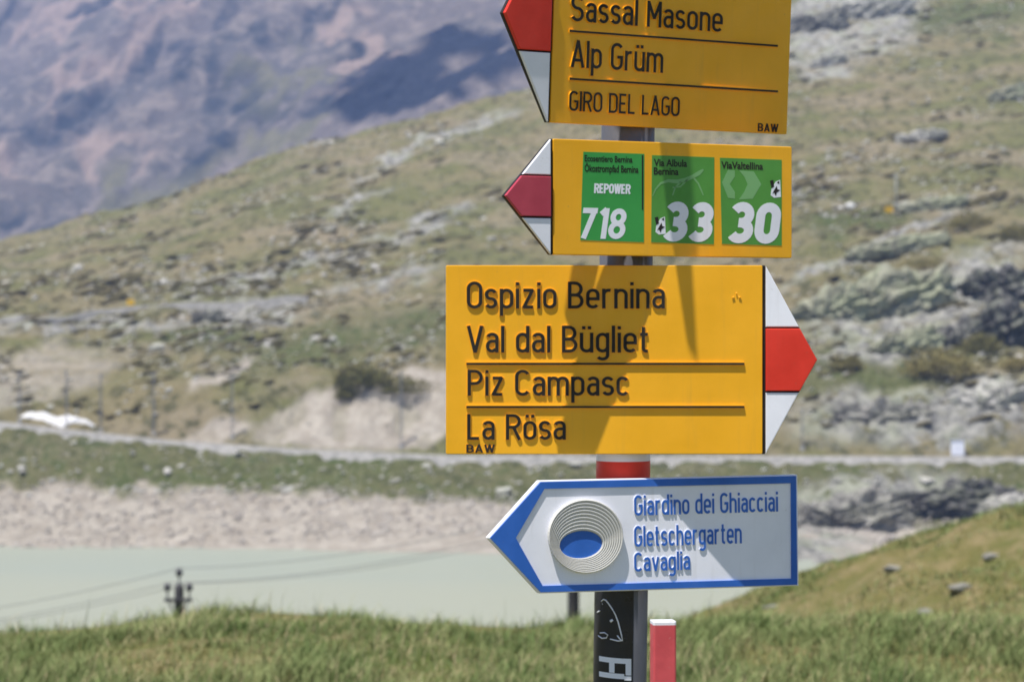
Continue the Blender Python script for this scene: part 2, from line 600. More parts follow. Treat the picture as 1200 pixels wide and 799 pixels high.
dark = np.zeros_like(MX)
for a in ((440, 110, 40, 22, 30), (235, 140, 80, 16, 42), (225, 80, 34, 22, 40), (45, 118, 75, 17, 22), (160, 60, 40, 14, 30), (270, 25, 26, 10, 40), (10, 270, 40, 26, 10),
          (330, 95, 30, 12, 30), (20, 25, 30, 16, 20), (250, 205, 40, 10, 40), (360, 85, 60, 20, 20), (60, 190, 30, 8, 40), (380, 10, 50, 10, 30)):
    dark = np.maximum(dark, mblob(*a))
pink = np.zeros_like(MX)
for a in ((170, 20, 90, 16, 38), (60, 80, 60, 10, 40), (130, 185, 40, 12, 50), (380, 45, 60, 14, 35), (40, 170, 60, 10, 40)):
    pink = np.maximum(pink, mblob(*a))
ol = np.maximum(mblob(150, 230, 130, 20, 40), np.maximum(mblob(290, 80, 60, 10, 45), mblob(310, 140, 60, 18, 30)))
b = NB('mountain_scree')
at = b.attr('mask')
sp = b.t.nodes.new('ShaderNodeSeparateColor')
b.link(at.outputs['Color'], sp.inputs[0])
n1 = b.noise(0.006, 6, 0.65); n2 = b.noise(0.03, 6, 0.7)
c = b.mix(b.ramp(n1, 0.38, 0.62), (0.132, 0.112, 0.102), (0.092, 0.086, 0.080))
c = b.mix(b.ramp(n2, 0.46, 0.62, 0, 0.7), c, (0.235, 0.195, 0.165))
c = b.mix(sp.outputs[2], c, b.mix(b.ramp(n2, 0.4, 0.6), (0.150, 0.136, 0.080), (0.112, 0.106, 0.064)))
c = b.mix(b.math('MULTIPLY', sp.outputs[1], b.ramp(n2, 0.3, 0.55, 0.4, 1.0)), c, (0.27, 0.205, 0.17))
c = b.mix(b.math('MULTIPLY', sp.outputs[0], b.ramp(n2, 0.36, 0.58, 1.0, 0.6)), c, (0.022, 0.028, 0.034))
b.bump(n2, 0.8, 14)
M_MTN = b.done(c, 0.95, 0.05)
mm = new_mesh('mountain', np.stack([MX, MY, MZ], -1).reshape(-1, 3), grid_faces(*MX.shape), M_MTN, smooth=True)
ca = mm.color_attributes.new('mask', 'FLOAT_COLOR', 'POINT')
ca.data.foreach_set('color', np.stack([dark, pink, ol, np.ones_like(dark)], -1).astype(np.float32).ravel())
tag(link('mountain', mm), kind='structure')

# ------------------------------------------------------------------ air between here and the mountain
b = bpy.data.materials.new('haze_air')
b.use_nodes = True
b.node_tree.nodes.clear()
o_ = b.node_tree.nodes.new('ShaderNodeOutputMaterial')
v_ = b.node_tree.nodes.new('ShaderNodeVolumePrincipled')
v_.inputs['Color'].default_value = (0.37, 0.53, 1.0, 1)
v_.inputs['Density'].default_value = 1.05e-4
v_.inputs['Anisotropy'].default_value = 0.0
b.node_tree.links.new(v_.outputs[0], o_.inputs['Volume'])
V, Fc = box(-4200, 4200, -120, 5600, -40.5, float(MZ.max()) + 15)
hz = link('haze', new_mesh('haze', V, Fc, b))
tag(hz, kind='stuff')

# unseen cloud, placed so that its shadow falls on the upper mountain
b = NB('cloud_white')
M_CLD = b.done(b.mix(b.noise(0.01), (0.88, 0.88, 0.9), (0.8, 0.8, 0.82)), 1.0, 0.0)


def cloud(label, target, zc, size, seed):
    t = (zc - target[2])
    c0 = Vector(target) - SUN_DIR / abs(SUN_DIR.z) * t
    r = np.random.default_rng(seed)
    parts = []
    for i in range(26):
        bm = bmesh.new()
        bmesh.ops.create_icosphere(bm, subdivisions=3, radius=1.0)
        co = np.array([v.co[:] for v in bm.verts]); fs = [[v.index for v in f.verts] for f in bm.faces]
        bm.free()
        th, q = r.uniform(0, 6.28), math.sqrt(r.random())
        cx, cy = math.cos(th) * q * size[0] * .8, math.sin(th) * q * size[1] * .8
        rr = size[0] * r.uniform(0.12, 0.36) * (1.2 - q * .6)
        co = co * (rr * (1 + 0.22 * fbm(co[:, 0] * 2 + i, co[:, 1] * 2 + co[:, 2] * 2, seed + i, 4)))[:, None] * np.array([1.2, 1.2, .7])
        co[:, 2] = np.where(co[:, 2] < 0, co[:, 2] * .4, co[:, 2])
        parts.append((co + np.array([cx, cy, 0]), fs))
    o = link('cloud', new_mesh('cloud', *join(parts), M_CLD, smooth=True), None, c0)
    tag(o, label, 'cloud', 'clouds out of view')


cloud('unseen cloud placed high up to shade the upper mountain', (-83, 2473, 285), 2350, (112, 215), 4)

# ================================================================== SIGNPOST
M_YEL = paint('yellow_enamel', (0.90, 0.435, 0.008), 0.36, 0.35, 0.06, scale=5, dirt_amt=0.14)
M_BLK = paint('black_enamel', (0.016, 0.011, 0.009), 0.5, 0.3, 0.2, dirt_amt=0.06)
M_WHT = paint('white_enamel', (0.84, 0.85, 0.93), 0.42, 0.35, 0.04, dirt_amt=0.14)
M_RED = paint('red_enamel', (0.72, 0.034, 0.016), 0.4, 0.35, 0.1, dirt_amt=0.1)
M_PINKRED = paint('pinkish_red_enamel', (0.46, 0.050, 0.085), 0.5, 0.35, 0.12, dirt_amt=0.15)  # darker, pinker red than on the other arrow tips
M_BLUE = paint('blue_enamel', (0.024, 0.13, 0.52), 0.42, 0.35, 0.1, dirt_amt=0.1)
M_STEEL = paint('weathered_grey_steel', (0.135, 0.135, 0.155), 0.5, 0.4, 0.12, dirt_amt=0.3, metal=0.25)
M_GRN = paint('green_sticker', (0.040, 0.33, 0.062), 0.4, 0.35, 0.06, dirt_amt=0.1)
M_GRN2 = paint('faded_green_sticker', (0.085, 0.30, 0.045), 0.4, 0.35, 0.06, dirt_amt=0.1)
M_PALEG = paint('pale_green_print', (0.19, 0.42, 0.16), 0.4, 0.35, 0.05, dirt_amt=0.1)
M_STK = paint('black_sticker', (0.012, 0.012, 0.017), 0.35, 0.4, 0.2, dirt_amt=0.08)
M_GREYP = paint('pale_grey_relief', (0.60, 0.59, 0.56), 0.6, 0.3, 0.05, dirt_amt=0.12)

POST_R = 0.0425
PY_ = 3.86
A = Vector(((736 - 600) / F * PY_, PY_, CZ - (155 - 399.5) / F * PY_))
B_ = Vector(((728 - 600) / F * PY_, PY_, CZ - (700 - 399.5) / F * PY_))
ax = (A - B_).normalized()


def on_post(z):
    return B_ + ax * ((z - B_.z) / ax.z)


base = on_post(-0.02)
top = on_post(2.83)
post = empty('signpost', base)
tag(post, 'round dark grey steel post carrying the yellow and blue direction signs', 'signpost')
V, Fc = [], []
seg = 40
for p, r in ((on_post(-0.32), POST_R), (top, POST_R), (top + ax * 0.006, POST_R * 0.93), (top + ax * 0.012, POST_R * 0.5)):
    for k in range(seg):
        th = 2 * math.pi * k / seg
        V.append(p - base + Vector((r * math.cos(th), r * math.sin(th), 0)))
for i in range(3):
    for k in range(seg):
        l = (k + 1) % seg
        Fc.append((i * seg + k, i * seg + l, (i + 1) * seg + l, (i + 1) * seg + k))
Fc.append(tuple(range(3 * seg, 4 * seg)))
pole = link('pole', new_mesh('pole', V, Fc, M_STEEL, smooth=True), post)


def post_point(ang_deg, z, lift):
    """point on the tube; ang 0 faces the camera, positive to the right"""
    a = math.radians(ang_deg)
    c_ = on_post(z)
    return Vector((c_.x + math.sin(a) * (POST_R + lift), c_.y - math.cos(a) * (POST_R + lift), z)) - base


def post_ang(px, py):
    c_ = on_post(CZ - (py - 399.5) / F * (PY_ - POST_R))
    s = (px - (600 + c_.x / PY_ * F)) / F * (PY_ - POST_R * 0.6) / POST_R
    return math.degrees(math.asin(max(-1, min(1, s))))


def wrap(name, a0, a1, z0, z1, lift, m, na=24, ragged=0.0):
    V = []
    zs = np.linspace(z0, z1, 40 if ragged else 2)
    for z in zs:
        aa = a0 + (random.uniform(-ragged, ragged) if ragged else 0)
        for k in range(na + 1):
            V.append(post_point(aa + (a1 - aa) * k / na, z, lift))
    Fc = grid_faces(len(zs), na + 1)
    return link(name, new_mesh(name, np.array([tuple(v) for v in V]), Fc, m, smooth=True), post)


zpy = lambda py: CZ - (py - 399.5) / F * (PY_ - POST_R)
wrap('white_band', -115, 115, zpy(541), zpy(500), 0.0006, M_WHT)
wrap('red_band', -115, 115, zpy(600), zpy(541), 0.0007, M_RED)
a_r = post_ang(740.5, 740)
stk = wrap('sticker', -84, a_r, 0.95, zpy(690), 0.0007, M_STK, ragged=5.0)
stk['label'] = 'black sticker with a white beast head outline and large white letters'


def on_post_px(px, py, lift):
    return post_point(post_ang(px, py), zpy(py), lift)


def post_poly(strokes, r, name):
    parts = []
    for st in strokes:
        pts = [on_post_px(x, y, 0.0012) for x, y in st]
        parts.append(tube(pts, r, 6))
    V, Fc = join(parts)
    return link(name, new_mesh(name, V, Fc, M_WHT, smooth=True), stk)


post_poly([[(706, 709), (704.5, 705), (707, 702.5), (710, 704), (713, 708), (717, 714), (720, 720), (723, 728), (725, 736), (727, 744), (728, 750), (723, 750.5), (714, 748.5)],
           [(722, 744), (725, 748), (727, 750)], [(701, 746), (705, 748.5), (710, 747.5), (711.5, 744), (708, 741.5), (703, 742.5)],
           [(700, 719), (703, 716.5)]], 0.0011, 'emblem')
post_poly([[(715, 726), (716.5, 728)]], 0.0029, 'emblem_eye')


def post_quad(name, rects):
    V, Fc = [], []
    for x0, y0, x1, y1 in rects:
        o = len(V)
        nx = 8
        for yy in (y0, y1):
            for k in range(nx + 1):
                V.append(on_post_px(x0 + (x1 - x0) * k / nx, yy + (x0 + (x1 - x0) * k / nx - 702) * 0.06, 0.0014))
        for k in range(nx):
            Fc.append((o + k, o + nx + 1 + k, o + nx + 2 + k, o + k + 1))
    return link(name, new_mesh(name, V, Fc, M_WHT, smooth=True), stk)


post_quad('letter', [(702, 769.5, 738, 775.5), (713, 775.5, 719, 787), (731.5, 774.5, 738, 789)])      # F lying on its side
post_quad('letter', [(702, 787.5, 730, 793.5), (730, 790, 738, 795)])


# ------------------------------------------------------------------ signs
class Sign:
    def __init__(self, name, px, py, yaw, pitch=0.0, roll=0.0, gap=0.020):
        z = CZ - (py - 399.5) / F * (PY_ - POST_R - gap)
        c_ = on_post(z)
        n = Vector((math.sin(math.radians(yaw)), -math.cos(math.radians(yaw)), 0))
        self.loc = c_ + n * (POST_R + gap)
        self.R = Matrix.Rotation(math.radians(yaw), 3, 'Z') @ Matrix.Rotation(math.radians(pitch), 3, 'X') @ Matrix.Rotation(math.radians(roll), 3, 'Y')
        self.e = empty(name, self.loc, self.R.to_euler())
        self.u, self.n, self.v = self.R.col[0], self.R.col[1], self.R.col[2]

    def at(self, px, py):
        d = Vector(((px - 600) / F, 1, -(py - 399.5) / F))
        o = Vector((0, 0, CZ))
        t = (self.loc - o).dot(self.n) / d.dot(self.n)
        q = o + d * t - self.loc
        return (q.dot(self.u), q.dot(self.v))

    def plate(self, name, poly, y0, y1, m, bev=0.0, parent=None):
        return link(name, bm_mesh(prism(poly, y0, y1, bev), name, m), parent or self.e)


def font_mesh(body, extrude, offset=0.0, shear=0.0, res=6):
    cu = bpy.data.curves.new('lettering', 'FONT')
    cu.body = body
    cu.size = 1.0
    cu.extrude = extrude
    cu.offset = offset
    cu.shear = shear
    cu.resolution_u = res
    ob = bpy.data.objects.new('lettering', cu)
    COL.objects.link(ob)
    dg = bpy.context.evaluated_depsgraph_get()
    dg.update()
    me = bpy.data.meshes.new_from_object(ob.evaluated_get(dg))
    n = len(me.vertices)
    co = np.empty(n * 3, np.float32)
    me.vertices.foreach_get('co', co)
    faces = [tuple(p.vertices) for p in me.polygons]
    bpy.data.objects.remove(ob)
    bpy.data.curves.remove(cu)
    bpy.data.meshes.remove(me)
    return co.reshape(-1, 3).astype(float), faces


# ------------------------------------------------------------------ a road-sign alphabet drawn as strokes (capital height 1)
def arc_(cx, cy, rx, ry, a0, a1, n=12):
    return [(cx + rx * math.cos(math.radians(a0 + (a1 - a0) * i / n)), cy + ry * math.sin(math.radians(a0 + (a1 - a0) * i / n))) for i in range(n + 1)]


def glyphs(t):
    T, X, w, v = 1 - t, 0.735 - t, 0.40, 0.335
    m = T / 2 + t / 2
    q = (T - t) / 4

    def stad(wd, lo, hi):          # closed oval with straight flanks
        r = wd / 2
        k = min(r * 1.05, (hi - lo) / 2)
        return arc_(r, hi - k, r, k, 180, 0) + arc_(r, lo + k, r, k, 0, -180) + [(0, hi - k)]

    def cee(wd, lo, hi, a=28):
        r = wd / 2
        k = min(r * 1.05, (hi - lo) / 2)
        return arc_(r, hi - k, r, k, a, 180) + arc_(r, lo + k, r, k, 180, 360 - a)

    def ess(wd, lo, hi):
        r, k = wd / 2, (hi - lo) / 4
        return arc_(r, hi - k, r, k, 25, 262, 14) + arc_(r, lo + k, r, k, 82, -155, 14)

    def arch(x, wd):
        return arc_(x + wd / 2, X - wd / 2, wd / 2, wd / 2, 180, 0) + [(x + wd, 0)]

    def bowl(lo, hi, wd):
        k = (hi - lo) / 2
        return [(0, hi)] + arc_(wd - k * 0.9, lo + k, k * 0.9, k, 90, -90) + [(0, lo)]
    dot = lambda x, y: [(x, y - t * 1.05), (x, y + t * 1.05)]
    oo = stad(v, t, X)
    G = {
        'O': (w, [stad(w, t, T)]), '0': (w, [stad(w, t, T)]), 'o': (v, [oo]), 'C': (w, [cee(w, t, T)]), 'c': (v * .92, [cee(v * .92, t, X)]),
        'ö': (v, [oo, dot(v * .22, .92), dot(v * .78, .92)]),
        'S': (w, [ess(w, t, T)]), 's': (v * .9, [ess(v * .9, t, X)]),
        'B': (w, [[(0, 0), (0, 1)], bowl(m, T, w * .93), bowl(t, m, w)]), 'D': (w, [[(0, 0), (0, 1)], [(0, T)] + arc_(w / 2, T - w / 2, w / 2, w / 2, 90, 0) + arc_(w / 2, t + w / 2, w / 2, w / 2, 0, -90) + [(0, t)]]),
        'P': (w, [[(0, 0), (0, 1)], bowl(m - .03, T, w)]), 'R': (w, [[(0, 0), (0, 1)], bowl(m - .01, T, w), [(w * .5, m), (w + .01, 0)]]),
        'E': (w * .82, [[(0, 0), (0, 1)], [(0, T), (w * .85, T)], [(0, m), (w * .75, m)], [(0, t), (w * .85, t)]]),
        'G': (w, [arc_(w / 2, T - w / 2, w / 2, w / 2, 28, 180) + arc_(w / 2, t + w / 2, w / 2, w / 2, 180, 360) + [(w, m - .02), (w * .55, m - .02)]]),
        'I': (0, [[(0, 0), (0, 1)]]), 'L': (w * .8, [[(0, 1), (0, 0)], [(0, t), (w * .85, t)]]),
        'A': (w * 1.12, [[(0, 0), (w * .56, 1)], [(w * 1.12, 0), (w * .56, 1)], [(w * .2, .27), (w * .92, .27)]]),
        'V': (w * 1.1, [[(0, 1), (w * .55, 0)], [(w * 1.1, 1), (w * .55, 0)]]),
        'W': (w * 1.6, [[(0, 1), (w * .4, 0)], [(w * .8, 1), (w * .4, 0)], [(w * .8, 1), (w * 1.2, 0)], [(w * 1.6, 1), (w * 1.2, 0)]]),
        'M': (w * 1.2, [[(0, 0), (0, 1)], [(0, .97), (w * .6, .32)], [(w * 1.2, .97), (w * .6, .32)], [(w * 1.2, 0), (w * 1.2, 1)]]),
        'a': (v * .92, [[(.015, X - .09)] + arc_(v * .46, X - v * .42, v * .46, v * .42, 140, 0) + [(v * .92, 0)],
                        [(v * .92, .425), (v * .42, .425)] + arc_(v * .42, (.425 + t) / 2, v * .42, (.425 - t) / 2, 90, 270) + [(v * .5, t), (v * .92, t + .09)]]),
        'd': (v, [oo, [(v, 0), (v, 1)]]), 'p': (v, [oo, [(0, -.27), (0, .735)]]),
        'g': (v, [oo, [(v, .735), (v, -.10)] + arc_(v / 2, -.10, v / 2, .14, 0, -150)]),
        'e': (v, [[(0.0, m * .72), (v, m * .72)] + arc_(v / 2, X - v / 2, v / 2, v / 2, 0, 180) + arc_(v / 2, t + v / 2, v / 2, v / 2, 180, 325)]),
        'h': (v, [[(0, 0), (0, 1)], arch(0, v)]), 'n': (v, [[(0, 0), (0, .735)], arch(0, v)]), 'm': (v * 1.8, [[(0, 0), (0, .735)], arch(0, v * .9), arch(v * .9, v * .9)]),
        'i': (0, [[(0, 0), (0, .735)], dot(0, .92)]), 'l': (0, [[(0, 0), (0, 1)]]),
        'r': (v * .62, [[(0, 0), (0, .735)], arc_(v * .5, X - v * .5, v * .5, v * .5, 180, 70)]),
        't': (v * .62, [[(v * .22, .95)] + [(v * .22, t + .1)] + arc_(v * .22 + .1, t + .1, .1, .1, 180, 275, 6) + [(v * .66, t)], [(-.03, X), (v * .66, X)]]),
        'u': (v, [[(0, .735)] + arc_(v / 2, t + v / 2, v / 2, v / 2, 180, 360) + [(v, .735)], [(v, 0), (v, .5)]]),
        'v': (v * 1.05, [[(0, .735), (v * .525, 0)], [(v * 1.05, .735), (v * .525, 0)]]),
        'z': (v * .95, [[(0, X), (v * .95, X)], [(v * .93, X + t * .6), (.01, t * .4)], [(0, t), (v * .95, t)]]),
        '1': (.17, [[(0, .80), (.17, .97)], [(.17, 0), (.17, 1)]]), '7': (w, [[(0, T), (w + t, T)], [(w, T + t * .5), (w * .32, 0)]]),
        '3': (w, [arc_(w * .45, T - q, w * .5, q, 150, -90, 16) + [(w * .3, m)], [(w * .3, m)] + arc_(w * .45, t + q, w * .55, q, 90, -150, 16)]),
        '8': (w, [arc_(w / 2, T - q * .96, w * .45, q * .96, 0, 360, 24), arc_(w / 2, t + q * 1.02, w * .5, q * 1.02, 0, 360, 24)]),
    }
    G['ü'] = (v, G['u'][1] + [dot(v * .22, .92), dot(v * .78, .92)])
    return G


def ribbon(pts, hw):
    pts = [Vector(p) for i, p in enumerate(pts) if i == 0 or (Vector(p) - Vector(pts[i - 1])).length > 1e-5]
    closed = (pts[0] - pts[-1]).length < 1e-4
    if closed:
        pts = pts[:-1]
    n = len(pts)
    Lf, Rt = [], []
    for i, p in enumerate(pts):
        a = pts[i - 1] if (closed or i) else None
        c = pts[(i + 1) % n] if (closed or i < n - 1) else None
        d1 = (p - a).normalized() if a is not None else (c - p).normalized()
        d2 = (c - p).normalized() if c is not None else d1
        n1, n2 = Vector((-d1.y, d1.x)), Vector((-d2.y, d2.x))
        mt = (n1 + n2)
        mt = mt.normalized() if mt.length > 1e-6 else n1
        k = hw / max(0.5, mt.dot(n1))
        Lf.append(p + mt * k); Rt.append(p - mt * k)
    return Lf, Rt, closed


def din_mesh(body, hw=0.062, grow=0.0, shear=0.0, gap=0.205, space=0.30):
    G = glyphs(hw)
    V, Fc = [], []
    x = 0.0
    lay = 0
    for ch in body:
        if ch == ' ':
            x += space
            continue
        wd, sts = G[ch]
        for st in sts:
            Lf, Rt, closed = ribbon(st, hw + grow)
            n = len(Lf)
            o = len(V)
            top = 0.02 + 0.00035 * (lay % 5)
            lay += 1
            for z in (0.0, top):
                for p in Lf + Rt:
                    V.append((x + p.x + shear * p.y, p.y, z))
            m = n if closed else n - 1
            for i in range(m):
                j = (i + 1) % n
                l0, l1, r0, r1 = o + i, o + j, o + n + i, o + n + j
                up = 2 * n
                Fc += [(r0 + up, r1 + up, l1 + up, l0 + up), (l0, l1, l1 + up, l0 + up)[::-1], (r0, r1, r1 + up, r0 + up)]
            if not closed:
                for i in (0, n - 1):
                    q = (o + i, o + n + i, o + n + i + 2 * n, o + i + 2 * n)
                    Fc.append(q if i == 0 else q[::-1])
        x += wd + 2 * hw + gap - 2 * 0.062
    return np.array(V), Fc


_h, _ = font_mesh('H', 0.0)
CAP = _h[:, 1].max() - _h[:, 1].min()


def lettering(sign, name, body, x0, x1, ytop, ybase, m, relief=0.0, m_rel=None, face=0.0006, grow=0.018, offset=0.0, shear=0.0, parent=None, y_base=0.0, hw=0.056, style='din', gap=0.205):
    """text fitted between x0 and x1 (photo directions) with its capitals from ytop to ybase; optional raised ground under the face"""
    u0, v0 = sign.at(x0, ybase)
    u1, _ = sign.at(x1, ybase)
    _, v1 = sign.at(x0, ytop)
    make = (lambda g: din_mesh(body, hw, g, shear, gap)) if style == 'din' else (lambda g: font_mesh(body, 0.01, offset + g, shear))
    cap = 1.0 if style == 'din' else CAP
    ref, fs0 = make(0.0)
    xa, xb = ref[:, 0].min(), ref[:, 0].max()
    sx, sz = (u1 - u0) / (xb - xa), (v1 - v0) / cap
    V, Fc, mi = [], [], []

    def add(co, faces, ya, yb, k):
        o = len(V)
        z0 = co[:, 2].min()
        t = (co[:, 2] - z0) / 0.02
        for (x, y, _), tt in zip(co, t):
            V.append((u0 + (x - xa) * sx, ya + (yb - ya) * tt, v0 + y * sz))
        for f in faces:
            Fc.append(tuple(i + o for i in f))
            mi.append(k)
    if relief:
        add(*make(grow), y_base + 0.0005, y_base - relief, 1)
    add(ref, fs0, y_base - relief + 0.0003, y_base - relief - face, 0)
    return link(name, new_mesh(name, V, Fc, [m, m_rel] if relief else [m], mi), parent or sign.e)


def rect_uv(u0, u1, v0, v1):
    return [(u0, v0), (u1, v0), (u1, v1), (u0, v1)]


def divider(sign, x0, x1, y, h=2.6, parent=None):
    (u0, v0), (u1, _) = sign.at(x0, y), sign.at(x1, y)
    hh = h / 750
    bmv = []
    V1, F1 = box(u0, u1, -0.0024, 0.0005, v0 - hh / 2 - 0.0008, v0 + hh / 2 + 0.0008)
    V2, F2 = box(u0, u1, -0.0031, -0.0023, v0 - hh / 2, v0 + hh / 2 - 0.0004)
    V, Fc = join([(V1, F1), (V2, F2)])
    return link('divider_line', new_mesh('divider_line', V, Fc, [M_YEL, M_BLK], [0] * 6 + [1] * 6), parent or sign.e)


def yellow_sign(name, label, px, yaw, pitch, roll, left, right, ytop_l, ybot_l, ytop_r, ybot_r, tip, red_half, red_mat, gap=0.020):
    """yellow finger board with a white red white arrow tip"""
    s = Sign(name, px, (ytop_l + ybot_l) / 2, yaw, pitch, roll, gap)
    tag(s.e, label, 'direction sign', 'yellow direction signs on the post')
    a, b2, c2, d = s.at(left, ytop_l), s.at(left, ybot_l), s.at(right, ytop_r), s.at(right, ybot_r)
    u0, u1 = (a[0] + b2[0]) / 2, (c2[0] + d[0]) / 2
    v1, v0 = (a[1] + c2[1]) / 2, (b2[1] + d[1]) / 2
    s.box = (u0, u1, v0, v1)
    s.plate('board', round_rect(u0, u1, v0, v1, 0.0025), 0.0, 0.012, M_YEL, 0.0012)
    side = -1 if tip < left else 1
    ue = u0 if side < 0 else u1
    vm = (v0 + v1) / 2
    tu = s.at(tip, 399.5 - (s.loc.z + vm - CZ) / s.loc.y * F)[0]
    L = abs(tu - ue)
    g = 0.004
    # dark backing plate, set back behind the board's own plane
    back = [(ue + side * 0.0003, v0), (ue + side * 0.0003, v1), (ue + side * g, v1), (tu, vm), (ue + side * g, v0)]
    tp_ = s.plate('arrow_tip', back, 0.0032, 0.0115, M_BLK)
    H = (v1 - v0) / 2

    def edge(vv, inset=0.0008):
        return ue + side * (g + (L - g) * (1 - abs(vv - vm) / H) - inset)
    r_ = red_half * H
    gp = 0.0028
    e0 = ue + side * 0.0052
    for nm, lo, hi, mt in (('white_field', vm + r_ + gp, v1, M_WHT), ('white_field', v0, vm - r_ - gp, M_WHT), ('red_field', vm - r_, vm + r_, red_mat)):
        if nm == 'red_field':
            poly = [(e0, lo), (edge(lo), lo), (tu - side * 0.001, vm), (edge(hi), hi), (e0, hi)]
        elif lo > vm:
            poly = [(e0, lo), (edge(lo), lo), (e0, hi - 0.001)]
        else:
            poly = [(e0, hi), (edge(hi), hi), (e0, lo + 0.001)]
        if side < 0:
            poly = poly[::-1]
        s.plate(nm, poly, -0.004 if nm == 'red_field' else -0.0022, 0.0034, mt, 0.0012, tp_)
    # clamp behind the board
    return s


def clamp(s, v, gap=0.02):
    V, Fc = join([box(-0.055, 0.055, 0.0122, 0.0195, v - 0.014, v + 0.014), box(-0.022, 0.022, 0.0196, gap + 0.004, v - 0.010, v + 0.010)])
    return link('clamp', new_mesh('clamp', V, Fc, M_STEEL), s.e)


# --- lowest yellow sign, pointing right
s3 = yellow_sign('direction_sign', 'yellow sign pointing right with four place names from Ospizio Bernina to La Rösa', 732, 0.4, 0, 0, 522.5, 893.5, 310.5, 531.5, 311.5, 532.5, 958, 0.33, M_RED)
for t, x0, x1, yt, yb in (('Ospizio Bernina', 547, 779, 330, 361.5), ('Val dal Bügliet', 547, 759, 381.5, 413), ('Piz Campasc', 548, 736, 433, 463.5), ('La Rösa', 547.5, 663, 485, 515)):
    lettering(s3, 'lettering', t, x0, x1, yt, yb, M_BLK, 0.0019, M_YEL)
lettering(s3, 'lettering', 'BAW', 546.5, 580, 520.5, 530, M_BLK, 0.0008, M_YEL, hw=0.075)
divider(s3, 546.5, 872, 426)
divider(s3, 546.5, 872, 476.5)
em = join([tube([(*[s3.at(863, 347)[0] + dx], -0.0012, s3.at(863, 347)[1] + dz), (s3.at(863, 347)[0] + dx * 2.2, -0.0012, s3.at(863, 347)[1] + dz * 2.2)], 0.0009, 6) for dx, dz in ((0, 0.0025), (-0.0032, -0.0012), (0.0032, -0.0012))])
link('maker_mark', new_mesh('maker_mark', *em, M_YEL, smooth=True), s3.e)
for v in (0.07, -0.07):
    clamp(s3, v)

# --- middle yellow sign with the route stickers, pointing left
s2 = yellow_sign('direction_sign', 'yellow sign pointing left with three green route stickers numbered 718, 33 and 30', 735, 22.0, 0.0, 0, 648.5, 928, 163, 299, 172, 302, 591, 0.345, M_PINKRED, 0.040)


def sticker(s, quad, m):
    poly = [s.at(*q) for q in quad]
    return s.plate('route_sticker', poly, -0.0004, 0.0004, m)


k1 = sticker(s2, [(683.5, 178), (755, 180.5), (754.5, 284), (680, 281.5)], M_GRN)
k1['label'] = 'bright green route sticker 718'
k2 = sticker(s2, [(764, 182), (837, 184.5), (836.5, 286.5), (763, 284)], M_GRN2)
k2['label'] = 'green route sticker 33 with a pale lizard outline'
k3 = sticker(s2, [(843.5, 185), (916, 187.5), (916, 288), (846, 286)], M_GRN2)
k3['label'] = 'green route sticker 30 with pale arrow shapes'
T = lambda par, txt, x0, x1, yt, yb, m, **k: lettering(s2, k.pop('name', 'caption'), txt, x0, x1, yt, yb, m, face=0.0002, parent=par, y_base=-0.00045, style=k.pop('style', 'bf'), **k)
T(k1, 'Ecosentiero Bernina', 685, 741, 182, 189, M_BLK, offset=0.02)
T(k1, 'Ökostrompfad Bernina', 685, 748, 193, 201, M_BLK, offset=0.02)
T(k1, 'REPOWER', 696, 739, 215, 226.5, M_WHT, style='din', hw=0.10, gap=0.13, shear=0.05, name='logo')
T(k1, '718', 680.5, 734, 243.5, 279.5, M_WHT, style='din', hw=0.088, gap=0.17, shear=0.14, name='route_number')
(ua, va), (ub, vb) = s2.at(752, 182), s2.at(753.6, 246)
link('dark_strip', new_mesh('dark_strip', *box(ua, ub, -0.0007, -0.0003, vb, va), M_BLK), k1)
T(k2, 'Via Albula', 766, 805, 186.5, 194.5, M_BLK, offset=0.025)
T(k2, 'Bernina', 766, 795, 196.5, 204.5, M_BLK, offset=0.025)
T(k2, '33', 777, 836, 236, 283, M_WHT, style='din', hw=0.115, gap=0.16, shear=0.13, name='route_number')
T(k3, 'ViaValtellina', 845, 894, 189.5, 197.5, M_BLK, offset=0.025)
T(k3, '30', 853, 915, 236.5, 285, M_WHT, style='din', hw=0.115, gap=0.16, shear=0.13, name='route_number')


def strokes(s, par, name, lines, r, m, y=-0.0002):
    """flat printed strokes"""
    V, Fc = [], []
    for ln in lines:
        pts = [Vector((*s.at(x, yv), 0)).xy for x, yv, *_ in ln]
        wd = [(q[2] if len(q) > 2 else r) / 750 for q in ln]
        L_, R_ = [], []
        for i, p in enumerate(pts):
            t = (pts[min(i + 1, len(pts) - 1)] - pts[max(i - 1, 0)]).normalized()
            nn = Vector((-t.y, t.x))
            L_.append(p + nn * wd[i]); R_.append(p - nn * wd[i])
        o = len(V)
        n = len(pts)
        for q in L_ + R_:
            V.append((q.x, y - 0.0004, q.y))
        for i in range(n - 1):
            Fc.append((o + i, o + i + 1, o + n + i + 1, o + n + i))
    me = new_mesh(name, V, Fc, m)
    return link(name, me, par)


def flat(s, par, name, polys, m, y=-0.0004, t=0.00015):
    parts = []
    V, Fc = [], []
    for poly in polys:
        bm = prism([s.at(*q) for q in poly], y - t, y + 0.0002)
        bm.verts.index_update()
        o = len(V)
        V += [tuple(v.co) for v in bm.verts]
        Fc += [tuple(v.index + o for v in f.verts) for f in bm.faces]
        bm.free()
    return link(name, new_mesh(name, V, Fc, m), par)


